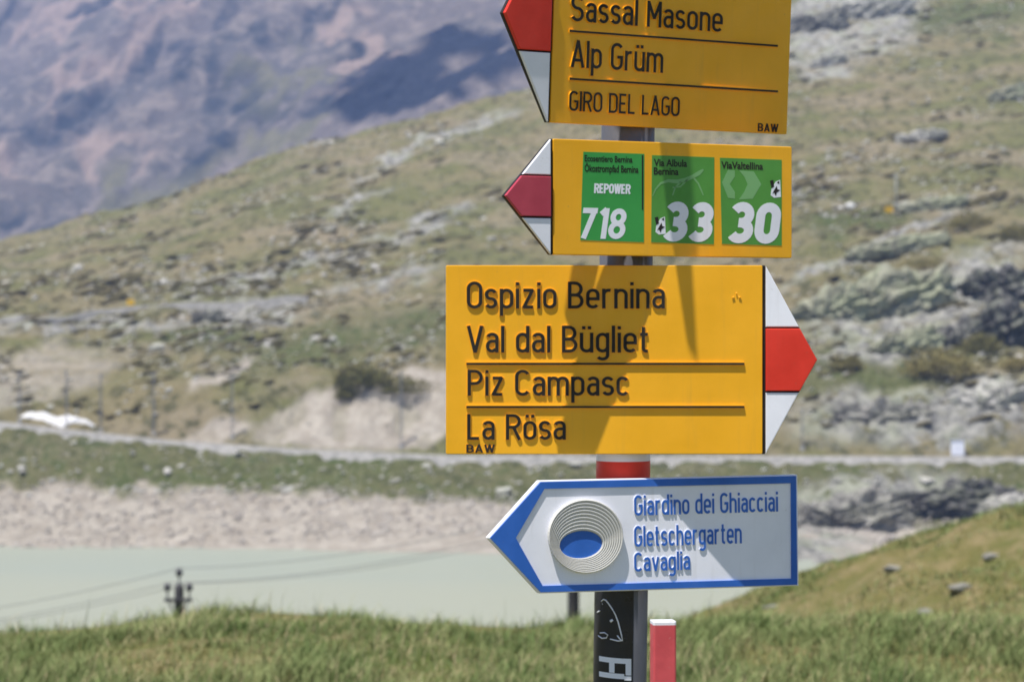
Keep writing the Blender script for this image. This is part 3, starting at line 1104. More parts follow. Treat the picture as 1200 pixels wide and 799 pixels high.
strokes(s2, k2, 'lizard', [[(824, 199, 1), (819, 203, 2.6), (812, 207, 2.2), (803, 211, 2.4), (793, 213, 2.3), (783, 212, 1.8), (774, 215, 1.3), (768, 222, 0.9), (764.5, 230, 0.5)],
                           [(812, 208, 1.2), (818, 215, 1.0), (822, 224, 0.9), (824, 229, 0.6)], [(798, 213, 1.2), (791, 220, 1.0), (788, 229, 0.8)], [(806, 210, 1.0), (797, 219, 0.9), (788, 220, 0.6)]], 1.5, M_PALEG)
flat(s2, k3, 'arrow_shapes', [[(846, 214), (853, 199), (861, 200), (861, 207), (855, 216), (861, 225), (861, 233), (853, 232)],
                              [(866, 200), (883, 201), (892, 216), (882, 233), (866, 234), (872, 225), (876, 216), (872, 207)]], M_PALEG)
for par, cx, cy in ((k2, 773, 265), (k3, 908, 222)):
    e1 = flat(s2, par, 'emblem', [[(cx - 4, cy - 1), (cx + 1, cy - 9), (cx + 6, cy - 11), (cx + 7, cy + 9), (cx - 1, cy + 10), (cx - 5, cy + 7)]], M_WHT, y=-0.0004, t=0.0002)
    flat(s2, e1, 'black_figure', [[(cx - 6, cy - 10), (cx - 2, cy - 11), (cx - 1, cy - 3), (cx - 4, cy - 1)], [(cx - 1, cy + 1), (cx + 2, cy - 4), (cx + 3, cy), (cx + 6, cy + 1), (cx + 2, cy + 4), (cx + 1, cy + 8), (cx - 1, cy + 4), (cx - 3, cy + 5)],
                                  [(cx + 2, cy - 8), (cx + 5, cy - 10), (cx + 5, cy - 6)]], M_BLK, y=-0.0006, t=0.0002)
for v in (0.045, -0.045):
    clamp(s2, v, 0.04)

S1_PITCH = 3.5
# --- top yellow sign, pointing left, cut by the frame
s1 = yellow_sign('direction_sign', 'topmost yellow sign, in shade, pointing left to Sassal Masone and Alp Grüm', 737, 29.0, S1_PITCH, 0, 648.5, 926.5, -93, 147, -90, 155, 589.5, 0.33, M_RED)
for t, x0, x1, yt, yb, kw in (('Sassal Masone', 668, 846, -6, 25, {}), ('Alp Grüm', 668, 776, 47, 79, {}), ('GIRO DEL LAGO', 666, 795.5, 106.5, 130, {}), ('BAW', 887.5, 911.5, 144.5, 154, dict(hw=0.075))):
    lettering(s1, 'lettering', t, x0, x1, yt, yb, M_BLK, 0.0008 if t == 'BAW' else 0.0022, M_YEL, **kw)
divider(s1, 666.5, 911, 36.5)
divider(s1, 666.5, 911, 92.5)
for v in (0.08, -0.08):
    clamp(s1, v)

# --- two further signs higher up, above the picture: their shadows lie on the ones below
sc = Sign('direction_sign', 737, -232, 60.0, 0, 0, 0.012)
tag(sc.e, 'yellow sign pointing towards the viewer, above the topmost visible sign', 'direction sign', 'yellow direction signs on the post')
sc.plate('board', [(-0.285, -0.0), (-0.18, -0.17), (0.03, -0.17), (0.03, 0.17), (-0.18, 0.17)], 0.0, 0.012, M_YEL, 0.0012)
link('clamp', new_mesh('clamp', *box(-0.03, 0.028, 0.0125, 0.02, -0.02, 0.02), M_STEEL), sc.e)
s0 = yellow_sign('direction_sign', 'yellow direction sign at the very head of the post, above the others', 737, 27.0, 0, 0, 640, 930, -615, -375, -610, -371, 585, 0.33, M_RED, 0.075)
for v in (0.08, -0.08):
    clamp(s0, v, 0.075)

# --- white and blue glacier garden sign
s4 = Sign('direction_sign', 729, 626, 17.0, -1.0, -0.4)
tag(s4.e, 'white arrow board with blue border pointing left to the glacier garden, lowest on the post', 'direction sign')
out = [(572, 630), (632, 563), (934.5, 556), (936, 686), (632, 695)]
inn = [(604, 630), (637.5, 572.5), (926.5, 566), (927, 677.5), (635.5, 686)]
s4.plate('board', [s4.at(*q) for q in out], 0.0, 0.013, M_WHT, 0.0016)
ou, iu = [s4.at(*q) for q in out], [s4.at(*q) for q in inn]
# raised blue border: a frame with the white field sunk inside it
cu_ = [sum(p[0] for p in ou) / 5, sum(p[1] for p in ou) / 5]
oi = [(p[0] + (cu_[0] - p[0]) * 0.012, p[1] + (cu_[1] - p[1]) * 0.022) for p in ou]
V = [(p[0], -0.0024, p[1]) for p in oi] + [(p[0], -0.0024, p[1]) for p in iu] + [(p[0], 0.0005, p[1]) for p in oi] + [(p[0], 0.0005, p[1]) for p in iu]
Fc = []
for i in range(5):
    j = (i + 1) % 5
    Fc += [(i, j, 5 + j, 5 + i), (j, i, 10 + i, 10 + j), (5 + i, 5 + j, 15 + j, 15 + i)]
bm = bmesh.new()
bm_v = [bm.verts.new(v) for v in V]
for f in Fc:
    bm.faces.new([bm_v[i] for i in f])
bmesh.ops.recalc_face_normals(bm, faces=bm.faces)
link('blue_border', bm_mesh(bm, 'blue_border', M_BLUE), s4.e)
for t, x0, x1, yt, yb in (('Giardino dei Ghiacciai', 743, 911.5, 580, 604), ('Gletschergarten', 743, 869, 616, 640.5), ('Cavaglia', 743, 808.5, 647, 669.5)):
    lettering(s4, 'lettering', t, x0, x1, yt, yb, M_BLUE, 0.0011, M_WHT, hw=0.064)
# glacier mill relief: grey disc with nested rings round a blue pool
def ell(cx, cy, rx, ry, rot, n=56):
    r_ = math.radians(rot)
    o_ = []
    for k in range(n):
        th = 2 * math.pi * k / n
        x, y = rx * math.cos(th), ry * math.sin(th)
        o_.append((cx + x * math.cos(r_) - y * math.sin(r_), cy + x * math.sin(r_) + y * math.cos(r_)))
    return o_


NR = 9
rings = []
for i in range(NR + 1):
    t = i / NR
    rings.append(ell(685 + (680 - 685) * t, 627.5 + (637.5 - 627.5) * t ** 1.15, 43.5 + (25 - 43.5) * t, 43 + (16 - 43) * t, -6 * t))
V, Fc = [], []
n = 56
prof_ = [(rings[0], 0.0004), (rings[0], -0.0075)]
for i in range(1, NR + 1):
    a_, b_ = rings[i - 1], rings[i]
    lerp = lambda f: [(p[0] + (q[0] - p[0]) * f, p[1] + (q[1] - p[1]) * f) for p, q in zip(a_, b_)]
    dep = -0.0080 + 0.0004 * i
    prof_ += [(lerp(0.30), dep - 0.0012), (lerp(0.72), dep - 0.0008), (lerp(0.86), dep + 0.0010), (lerp(0.98), dep + 0.0006)]
prof_.append((rings[NR], -0.0018))
for ring, dep in prof_:
    for q in ring:
        u, v = s4.at(*q)
        V.append((u, dep, v))
for i in range(len(prof_) - 1):
    for k in range(n):
        l = (k + 1) % n
        Fc.append((i * n + k, i * n + l, (i + 1) * n + l, (i + 1) * n + k))
bm = bmesh.new()
bv = [bm.verts.new(v) for v in V]
for f in Fc:
    bm.faces.new([bv[i] for i in f])
bmesh.ops.recalc_face_normals(bm, faces=bm.faces)
em = link('emblem', bm_mesh(bm, 'emblem', M_GREYP), s4.e)
flat(s4, em, 'blue_pool', [rings[NR]], M_BLUE, y=-0.0018, t=0.0006)
for v in (0.045, -0.045):
    clamp(s4, v)

# --- red and white marker stake just behind the post
M_STRED = paint('weathered_red_stake', (0.62, 0.085, 0.10), 0.6, 0.3, 0.12, dirt=(0.55, 0.4, 0.35), dirt_amt=0.3, scale=14)
SY = 4.7
cs = P(777, 727, SY)
st = empty('marker_stake', (cs.x, SY, near_z(cs.x, SY).item()))
tag(st, 'slim red and white painted wooden marker stake beside the signpost', 'stake')
hs = 0.0225
z0 = -0.3; zt = cs.z - st.location.z


def stake_part(name, za, zb, m, g=0.0):
    bm = prism(round_rect(-hs - g, hs + g, -hs - g, hs + g, 0.004), za, zb, 0.0)
    for v in bm.verts:
        v.co = (v.co.x, v.co.z, v.co.y)
    bmesh.ops.recalc_face_normals(bm, faces=bm.faces)
    return link(name, bm_mesh(bm, name, m), st)


stake_part('white_top', zt - 0.006, zt, M_WHT)
stake_part('red_band', zt - 0.14, zt - 0.006, M_STRED)
stake_part('white_band', zt - 0.42, zt - 0.14, M_WHT)
stake_part('red_band', zt - 0.80, zt - 0.42, M_STRED)
stake_part('white_band', z0, zt - 0.80, M_WHT)
st.rotation_euler.z = math.radians(6)


# ================================================================== THINGS ON THE FAR SHORE
def rock_shape(seed, sub, flat=0.7, rough=0.35):
    """angular boulder: unit size, base near z = 0"""
    bm = bmesh.new()
    bmesh.ops.create_icosphere(bm, subdivisions=sub, radius=0.5)
    r = np.random.default_rng(seed)
    pl = r.normal(size=(9, 3)); pl /= np.linalg.norm(pl, axis=1)[:, None]
    cut = r.uniform(0.27, 0.46, 9)
    co = np.array([v.co[:] for v in bm.verts])
    for n_, c_ in zip(pl, cut):
        d = co @ n_ - c_
        co = co - np.where(d > 0, d, 0)[:, None] * n_ * 0.85
    co *= (1 + rough * 0.25 * fbm(co[:, 0] * 5 + seed, co[:, 1] * 5 + co[:, 2] * 4, seed, 3))[:, None]
    co *= np.array([r.uniform(0.9, 1.5), r.uniform(0.7, 1.0), flat * r.uniform(0.8, 1.2)])
    fs = np.array([[v.index for v in f.verts] for f in bm.faces])
    bm.free()
    return co, fs


def rock_mat(name, dark_, mid, light, scale=1.0, lichen=(0.36, 0.38, 0.25), lich=0.5):
    b = NB(name)
    n1 = b.noise(1.1 * scale, 6, 0.7); n2 = b.noise(0.5 * scale, 4, 0.6)
    c = b.mix(b.ramp(n1, 0.34, 0.5), dark_, mid)
    c = b.mix(b.ramp(n1, 0.48, 0.66), c, light)
    c = b.mix(b.ramp(n2, 0.45, 0.6, 0, lich), c, lichen)
    b.bump(b.noise(2.5 * scale, 6, 0.75), 0.8, 0.4 / scale)
    return b.done(c, 0.95, 0.1)


M_RK = rock_mat('pale_granite', (0.28, 0.27, 0.245), (0.44, 0.42, 0.385), (0.56, 0.54, 0.50), lich=0.3)
M_RKB = rock_mat('pink_granite', (0.28, 0.248, 0.218), (0.41, 0.37, 0.33), (0.54, 0.50, 0.455), lich=0.0)
M_RKG = rock_mat('lichen_rock', (0.17, 0.165, 0.14), (0.35, 0.345, 0.25), (0.46, 0.45, 0.35), 0.4, lich=0.7)
M_RKGR = rock_mat('grey_rock', (0.070, 0.066, 0.062), (0.25, 0.238, 0.215), (0.43, 0.41, 0.37), 0.45, lich=0.15)
M_RKD = rock_mat('dark_slate', (0.025, 0.024, 0.024), (0.085, 0.082, 0.078), (0.27, 0.26, 0.245), 0.6, lich=0.25)
M_RKW = rock_mat('white_quartz', (0.5, 0.49, 0.47), (0.66, 0.65, 0.62), (0.74, 0.73, 0.70), 1.0, lich=0.0)


def hill_pt(px, Yd):
    return Vector(((px - 600) / F * Yd, Yd, float(hill(px, Yd))))


def slope_pos(px, py):
    return hill_pt(px, hill_Y(px, py))


# --- boulders: the largest as things, the rest as rubble
shapes = []
for i in range(9):
    co, fs = rock_shape(100 + i, 2, 0.7)
    shapes.append(new_mesh('boulder', co, fs, M_RK))
bshapes = [m_.copy() for m_ in shapes]
for m_ in bshapes:
    m_.materials[0] = M_RKB


def pick_spot(zone):
    while True:
        px = random.uniform(-120, 1320)
        if zone == 'beach':
            Yd = random.uniform(398, 420)
        elif zone == 'bank':
            Yd = random.uniform(416, 433)
        else:
            Yd = random.choice([random.uniform(452, 560), random.uniform(500, 700), random.uniform(600, 980)])
            d = fbm(np.array([px / 60.0]), np.array([Yd / 40.0]), 91, 3)[0]
            if d + random.uniform(-0.6, 0.6) < 0.05:
                continue
            if 285 < px < 560 and Yd < 474 and random.random() < 0.9:
                continue
        z = float(hill(px, Yd))
        py = 399.5 + (CZ - z) / Yd * F
        if 520 < px < 900 and 0 < py < 530 and random.random() < 0.85:
            continue
        if zone == 'hill' and py < -20:
            continue
        return px, Yd, z


LAB = {'hill': ('pale weathered boulder lying in the dry grass of the far hillside', 'boulders scattered over the far hillside'),
       'beach': ('pale stone lying on the bare gravel shore of the lake', 'stones on the gravel shore'),
       'bank': ('pale boulder lying in the green bank below the lake road', 'boulders in the green bank below the road')}
for zone, n_, lo, hi in (('hill', 200, 1.1, 3.0), ('beach', 60, 0.7, 2.0), ('bank', 28, 0.9, 2.6)):
    for i in range(n_):
        px, Yd, z = pick_spot(zone)
        o = link('boulder', (bshapes if zone == 'beach' else shapes)[random.randrange(9)])
        sc_ = lo + (hi - lo) * random.random() ** 2.2
        o.scale = (sc_ * random.uniform(0.9, 1.5), sc_, sc_ * random.uniform(0.7, 1.0))
        o.rotation_euler = (random.uniform(-.2, .2), random.uniform(-.35, .05), random.uniform(0, 6.28))
        o.location = ((px - 600) / F * Yd, Yd, z + 0.12 * sc_)
        tag(o, LAB[zone][0], 'boulder', LAB[zone][1])


def scatter(name, n_, seeds, sub, m, size, zones, flat=0.6, sink=0.1, stretch=1.3, smooth=False):
    base_ = [rock_shape(sd, sub, flat) for sd in seeds]
    Vs, Fs, off = [], [], 0
    for i in range(n_):
        px, Yd, z = pick_spot(random.choice(zones))
        co, fs = base_[i % len(base_)]
        sc_ = size[0] + (size[1] - size[0]) * random.random() ** 2.5
        if Yd > 600:
            sc_ *= 1.5
        th = random.uniform(0, 6.28)
        c_, s_ = math.cos(th), math.sin(th)
        p = co * sc_
        p = np.stack([(p[:, 0] * c_ - p[:, 1] * s_) * stretch, p[:, 0] * s_ + p[:, 1] * c_, p[:, 2]], -1)
        p[:, 2] += p[:, 0] * 0.25
        Vs.append(p + np.array([(px - 600) / F * Yd, Yd, z + sink * sc_]))
        Fs.append(fs + off)
        off += len(co)
    return tag(link(name, new_mesh(name, np.concatenate(Vs), np.concatenate(Fs), m, smooth=smooth)), kind='stuff')


scatter('rubble', 7500, range(200, 212), 1, M_RK, (0.25, 1.25), ['hill'] * 12 + ['bank'])
scatter('beach_stones', 5200, range(220, 230), 1, M_RKB, (0.2, 1.1), ['beach'])
b = NB('dwarf_shrub_leaves')
n = b.noise(0.3, 4, 0.7); n2 = b.noise(1.8, 5, 0.7)
c = b.mix(b.ramp(n, 0.4, 0.6), (0.135, 0.112, 0.060), (0.145, 0.128, 0.060))
c = b.mix(b.ramp(n2, 0.45, 0.65, 0, 0.7), c, (0.080, 0.072, 0.038))
b.bump(n2, 1.0, 0.4)
M_HEATH = b.done(c, 1.0, 0.05)
scatter('dwarf_shrubs', 3400, range(240, 250), 2, M_HEATH, (0.6, 2.7), ['hill'], flat=0.40, sink=0.06, stretch=1.9, smooth=True)

# --- outcrops of bedrock
def outcrop(label, px, py, w_px, h_px, m, tilt=14.0, seed=1, Yd=None, depth=None, group=None, strat=5.0):
    Yc = Yd or hill_Y(px, py + h_px * 0.3)
    c0 = P(px, py, Yc)
    gz = float(hill(px, Yc))
    W, H = w_px / F * Yc, h_px / F * Yc
    D = depth or max(2.0, W * 0.35)
    bm = bmesh.new()
    bmesh.ops.create_icosphere(bm, subdivisions=5, radius=1.0)
    co = np.array([v.co[:] for v in bm.verts])
    fs = np.array([[v.index for v in f.verts] for f in bm.faces])
    bm.free()
    sg = lambda a, p: np.sign(a) * np.abs(a) ** p
    q = np.stack([sg(co[:, 0], 0.85) * W / 2, sg(co[:, 1], 0.8) * D / 2, sg(co[:, 2], 0.8) * H / 2], -1)
    a = math.radians(tilt)
    su = q[:, 0] * math.cos(a) + q[:, 2] * math.sin(a) + q[:, 1] * 0.3
    sv_ = -q[:, 0] * math.sin(a) + q[:, 2] * math.cos(a)
    k = H
    nn = ridged(su / (k * 0.55) + seed, sv_ / (k * 0.11) * (strat / 5) + q[:, 1] / k, seed * 7 + 3, 4) - 0.5
    n3 = ridged(su / (k * 0.22) + 5, q[:, 1] / (k * .3) + sv_ / (k * 0.2), seed * 11 + 5, 3) - 0.5
    nl = fbm(q[:, 0] / (W * 0.22) + seed, q[:, 1] / (W * .3), seed, 3)
    nrm = co / np.linalg.norm(co, axis=1)[:, None]
    q = q + nrm * ((nn * 0.80 + n3 * 0.38) * H * 0.6)[:, None] * np.array([1.2, 0.8, 1.0])
    q[:, 2] *= (1 + 0.45 * nl)
    q[:, 2] += (q[:, 0]) * math.tan(a) * 0.5
    o = link('rock_outcrop', new_mesh('rock_outcrop', q, fs, m), None, (c0.x, Yc + D * 0.12, c0.z))
    tag(o, label, 'rock outcrop', group)
    return o


outcrop('long lichen covered slab on the right hillside, lowest of the pale green ones', 1048, 352, 130, 52, M_RKG, 16, 1)
outcrop('grey lichen block beside the long green slab, nearest the red arrow tip', 975, 362, 90, 34, M_RKG, 14, 2)
outcrop('dark slate cliff at the right edge halfway up the hillside', 1178, 338, 96, 44, M_RKD, 14, 3)
outcrop('lower dark slate face under the dark cliff at the right edge', 1184, 384, 84, 46, M_RKD, 18, 23)
outcrop('grey weathered slab left of the lower dark slate face', 1128, 392, 60, 30, M_RKGR, 14, 24)
outcrop('narrow pale rock rib above the long lichen slab', 1052, 290, 120, 17, M_RKG, 17, 4)
outcrop('small pale rib of rock below the wooden pole on the right', 1090, 242, 90, 15, M_RKG, 15, 5)
outcrop('greenish broken rock below the long lichen slab', 1062, 404, 80, 26, M_RKG, 12, 6)
outcrop('jagged grey rock face standing above the lake road on the right', 1020, 500, 150, 46, M_RKGR, 10, 7, Yd=456)
outcrop('light grey rock mass right of the olive shrub above the road', 1165, 478, 100, 50, M_RK, 8, 8, Yd=458)
outcrop('low grey rock beside the white box at the roadside', 1160, 515, 90, 22, M_RKGR, 6, 9, Yd=453)
outcrop('dark layered ledge between the road and the near knoll on the right', 1085, 590, 210, 34, M_RKD, 9, 10, Yd=424)
outcrop('grey broken rocks at the shore right of the blue sign', 985, 612, 150, 50, M_RKGR, 8, 11, Yd=414)
outcrop('pale flat rock at the right edge above the knoll', 1185, 597, 80, 22, M_RK, 4, 12, Yd=420)
outcrop('small dark rock left on the upper gravel track', 245, 371, 42, 12, M_RKGR, 3, 14)
outcrop('pale grey crag high on the slope right of the top sign', 955, 28, 70, 26, M_RKGR, 20, 15)
outcrop('light patch of bare rock below the high grey crag', 972, 72, 38, 16, M_RK, 20, 16)
outcrop('pale rock strip at the right edge below the summit slope', 1190, 112, 60, 18, M_RKG, 14, 17)
outcrop('pinkish bare rock on the skyline at the upper right', 1030, 10, 80, 24, M_RK, 12, 18)
outcrop('low pale rock ridge right of the middle sign', 1080, 160, 60, 12, M_RK, 14, 19)
for lb, px, py in (('left one of two white stones on the grass right of the middle sign', 984, 247), ('right one of two white stones on the grass right of the middle sign', 996, 246)):
    p = slope_pos(px, py)
    co, fs = rock_shape(300 + px, 2, 0.7)
    o = link('white_stone', new_mesh('white_stone', co, fs, M_RKW), None, p + Vector((0, 0, 0.5)))
    o.scale = (2.6, 1.8, 2.2)
    tag(o, lb, 'stone')

# --- shrubs
b = NB('shrub_leaves')
tt = b.attr('tint')
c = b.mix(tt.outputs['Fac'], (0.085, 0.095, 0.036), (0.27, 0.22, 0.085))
M_SHR = b.done(c, 0.9, 0.1)
b = NB('twigs')
M_TWIG = b.done(b.mix(b.noise(3), (0.05, 0.04, 0.025), (0.09, 0.07, 0.05)), 0.95, 0.1)


def shrub(label, px, py, w_px, h_px, seed, tint=0.4, Yd=None, n_=1700):
    Yc = Yd or hill_Y(px, py + h_px * 0.4)
    W, H = w_px / F * Yc, h_px / F * Yc
    r = np.random.default_rng(seed)
    root = empty('shrub', hill_pt(px, Yc))
    tag(root, label, 'shrub')
    d = r.normal(size=(n_, 3)); d[:, 2] = np.abs(d[:, 2]); d /= np.linalg.norm(d, axis=1)[:, None]
    lob = 0.45 + 0.95 * vnoise(d[:, 0] * 2.3 + seed, d[:, 1] * 2.3 + d[:, 2] * 2, seed)
    rad = lob * r.uniform(0.55, 1.0, n_) ** 0.6
    p = d * rad[:, None] * np.array([W / 2 * 1.15, max(W * .45, 1.2), H])
    p += np.round(r.normal(0, 1, (n_, 3))) * np.array([W * .09, W * .07, H * .03])
    sz = r.uniform(0.16, 0.36, n_) * min(1.6, max(0.7, H / 3))
    a = r.normal(size=(n_, 3)); a /= np.linalg.norm(a, axis=1)[:, None]
    bb_ = np.cross(a, r.normal(size=(n_, 3))); bb_ /= np.linalg.norm(bb_, axis=1)[:, None]
    q = np.stack([p - a * sz[:, None], p + bb_ * sz[:, None] * .5, p + a * sz[:, None], p - bb_ * sz[:, None] * .5], 1).reshape(-1, 3)
    me = new_mesh('foliage', q, np.arange(n_ * 4).reshape(-1, 4), M_SHR)
    at_ = me.attributes.new('tint', 'FLOAT', 'POINT')
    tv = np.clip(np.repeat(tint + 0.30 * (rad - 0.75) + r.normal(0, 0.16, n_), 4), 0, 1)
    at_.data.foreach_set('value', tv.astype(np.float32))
    link('foliage', me, root)
    pr = []
    for i in range(9):
        e_ = d[i] * np.array([W * .36, W * .25, H * .8])
        pr.append(tube([(0, 0, -0.2), (e_[0] * .5, e_[1] * .5, e_[2] * .35), tuple(e_)], [0.09, 0.06, 0.03], 5))
    link('stems', new_mesh('stems', *join(pr), M_TWIG), root)
    return root


shrub('dark green shrub at the top edge of the pink earth cut', 425, 442, 58, 26, 1, 0.30)
shrub('brownish shrub overhanging the earth cut close to the largest sign', 470, 455, 52, 18, 2, 0.30)
shrub('small brown shrub above the earth cut, left of the dark green one', 405, 462, 26, 14, 3, 0.3)
shrub('olive brown shrub on the rocks above the roadside on the right', 1097, 464, 62, 28, 4, 0.62, Yd=464)
shrub('olive shrub on the slope just right of the red arrow tip', 992, 427, 30, 20, 5, 0.55)
shrub('dark olive shrub among the pale slabs on the right hillside', 1132, 262, 46, 16, 6, 0.5)
shrub('flat olive shrub at the right edge of the upper slope', 1190, 276, 34, 14, 7, 0.45)
shrub('low olive shrub under the narrow rock rib', 1085, 312, 46, 12, 8, 0.6)
shrub('yellowish shrub at the right edge above the light grey rock', 1192, 425, 30, 14, 9, 0.85)
shrub('dark low shrub in the cliff at the right edge', 1150, 405, 40, 20, 10, 0.35)

# --- snow patch at the roadside
b = NB('old_snow')
M_SNOW = b.done(b.mix(b.ramp(b.noise(0.9, 4), 0.35, 0.65), (0.62, 0.62, 0.64), (0.46, 0.45, 0.44)), 0.8, 0.2)
V = []
NA, NRR = 40, 7
for j in range(NRR + 1):
    for k in range(NA):
        th = 2 * math.pi * k / NA
        e = 0.78 + 0.34 * float(vnoise(np.array([math.cos(th) * 2.2 + 9]), np.array([math.sin(th) * 2.2 + 4]), 5)[0])
        rr = j / NRR * e
        px = 68 + 44 * rr * math.cos(th)
        Yd = 449.9 + 2.3 * rr * math.sin(th) - 0.012 * (px - 68)
        p = hill_pt(px, Yd)
        V.append((p.x, p.y, p.z + 0.42 * (1 - (j / NRR) ** 3) + (0.02 if j < NRR else -0.25)))
Fc = []
for j in range(NRR):
    for k in range(NA):
        l = (k + 1) % NA
        Fc.append((j * NA + k, j * NA + l, (j + 1) * NA + l, (j + 1) * NA + k)[::-1])
V = np.array(V); c0 = V.mean(0)
o = link('snow_patch', new_mesh('snow_patch', [tuple(v) for v in V - c0], Fc, M_SNOW, smooth=True), None, tuple(c0))
tag(o, 'leftover patch of white snow lying beside the lake road', 'snow')

# --- masts along the road
M_MAST = paint('galvanised_mast', (0.17, 0.18, 0.21), 0.5, 0.4, 0.15, metal=0.3, scale=1)
M_CONC = paint('concrete', (0.36, 0.35, 0.33), 0.9, 0.2, 0.15, scale=1)
mv = []
for sx_ in (-0.16, 0.16):
    mv.append(box(sx_ - 0.05, sx_ + 0.05, -0.09, 0.09, 0, 1.0))
for i in range(16):
    z_ = 0.03 + i * 0.06
    mv.append(box(-0.112, 0.112, -0.03, 0.03, z_, z_ + 0.012))
mast_me = new_mesh('mast', *join(mv), M_MAST)
arm_me = new_mesh('bracket_arm', *join([tube([(0, 0, 0), (0.1, -1.5, 0.25)], 0.045, 6), tube([(0, 0, 0.75), (0.1, -1.4, 0.26)], 0.025, 6)]), M_MAST)
ins_me = new_mesh('insulator', *join([tube([(0, 0, 0), (0, 0, -0.3)], [0.09, 0.05], 8), tube([(0, 0, -.08), (0, 0, -.11)], 0.13, 8)]), M_CONC, smooth=True)
foot_me = new_mesh('concrete_foot', *box(-0.38, 0.38, -0.38, 0.38, -1.2, 0.35), M_CONC)
for i, (px, ptop, pbot, lb) in enumerate(((23, 432, 492, 'grey lattice mast at the left edge behind the lake road'), (78, 432, 498, 'grey lattice mast standing just behind the snow patch'),
                                          (118, 436, 504, 'grey lattice mast at the right end of the snow patch'), (180, 442, 514, 'grey lattice mast on the bend, midway between snow patch and earth cut'),
                                          (272, 440, 519, 'grey lattice mast with concrete foot at the left end of the earth cut'), (470, 436, 528, 'grey lattice mast in front of the earth cut, close to the largest sign'),
                                          (940, 487, 534, 'short grey lattice mast beside the rocks right of the lower arrow tip'))):
    Yd = 447.5
    p = hill_pt(px, Yd)
    H = (pbot - ptop) / F * Yd
    root = empty('mast', (p.x, p.y, p.z + 0.1))
    tag(root, lb, 'mast', 'masts along the lake road')
    o = link('mast_post', mast_me, root); o.scale = (1, 1, H)
    o = link('bracket_arm', arm_me, root, (0, 0, H * 0.86))
    link('insulator', ins_me, o, (0.1, -1.5, 0.25))
    link('concrete_foot', foot_me, root)

# --- white cabinet at the roadside
p = hill_pt(1122, 446.0); p.z = float(hill(1122, 438.0, HZ0)) + 0.1
r_ = empty('roadside_cabinet', p)
tag(r_, 'white cabinet at the edge of the lake road in front of the rocks', 'cabinet')
link('cabinet_body', bm_mesh(prism(round_rect(-1.15, 1.15, 0.15, 3.0, 0.05), -0.6, 0.6, 0.03), 'cabinet_body', M_WHT), r_)
link('cabinet_roof', new_mesh('cabinet_roof', *box(-1.3, 1.3, -0.75, 0.75, 3.003, 3.16), M_CONC), r_)
link('plinth', new_mesh('plinth', *box(-1.2, 1.2, -0.65, 0.65, -0.6, 0.148), M_CONC), r_)
dr = link('cabinet_door', new_mesh('cabinet_door', *join([box(-1.0, -0.02, -0.64, -0.59, 0.3, 2.85), box(0.02, 1.0, -0.64, -0.59, 0.3, 2.85)]), M_WHT), r_)
link('handle', new_mesh('handle', *box(0.08, 0.14, -0.68, -0.635, 1.4, 1.7), M_STEEL), dr)

# --- pole and yellow box on the right slope, yellow sign by the track
M_WOODP = paint('bleached_wood', (0.36, 0.37, 0.36), 0.9, 0.1, 0.2, scale=1)
M_YSGN = paint('yellow_paint', (0.70, 0.42, 0.015), 0.5, 0.3, 0.1, scale=2)
p = slope_pos(1050, 252)
H = 48 / F * p.y
r_ = empty('wooden_pole', p)
tag(r_, 'thin bleached pole standing on the slope right of the middle sign', 'pole')
link('shaft', new_mesh('shaft', *tube([(0, 0, -0.6), (0, 0, H)], [0.19, 0.13], 8), M_WOODP, smooth=True), r_)
link('crossarm', new_mesh('crossarm', *box(-0.9, 0.9, -0.24, -0.12, H - 1.0, H - 0.8), M_WOODP), r_)
for x_ in (-0.7, 0.7):
    link('insulator', ins_me, r_, (x_, -0.18, H - 0.5))
p = slope_pos(1042, 251)
r_ = empty('yellow_marker_box', p)
tag(r_, 'yellow box at the foot of the thin pole on the right slope', 'marker box')
link('housing', bm_mesh(prism(round_rect(-1.0, 1.0, 0.2, 1.6, 0.08), -0.5, 0.5, 0.03), 'housing', M_YSGN), r_)
link('legs', new_mesh('legs', *join([box(-0.8, -0.65, -.1, .1, -0.6, 0.22), box(0.65, 0.8, -.1, .1, -0.6, 0.22)]), M_STEEL), r_)
link('lid', new_mesh('lid', *box(-1.08, 1.08, -0.58, 0.58, 1.602, 1.72), M_YSGN), r_)
p = slope_pos(153, 362)
r_ = empty('warning_sign', p)
tag(r_, 'small yellow sign on a post beside the upper gravel track', 'sign')
link('post', new_mesh('post', *tube([(0, 0, -0.5), (0, 0, 1.6)], 0.06, 8), M_STEEL, smooth=True), r_)
link('sign_panel', bm_mesh(prism(round_rect(-0.85, 0.85, 0.9, 2.3, 0.08), -0.12, -0.065, 0.01), 'sign_panel', M_YSGN), r_)

# ================================================================== POWER LINE BELOW THE BANK
M_POLE = paint('tarred_pole', (0.060, 0.060, 0.068), 0.8, 0.2, 0.2, scale=2)
M_INS = paint('dark_insulator', (0.045, 0.045, 0.055), 0.35, 0.4, 0.2, scale=4)
M_WIRE = paint('power_wire', (0.22, 0.23, 0.23), 0.6, 0.3, 0.1, scale=1)


def hook_ins(x, h):
    return [tube([(0, 0, -0.25), (x * 0.5, 0, -0.22), (x, 0, -0.05), (x, 0, h - 0.08)], 0.022, 6)]


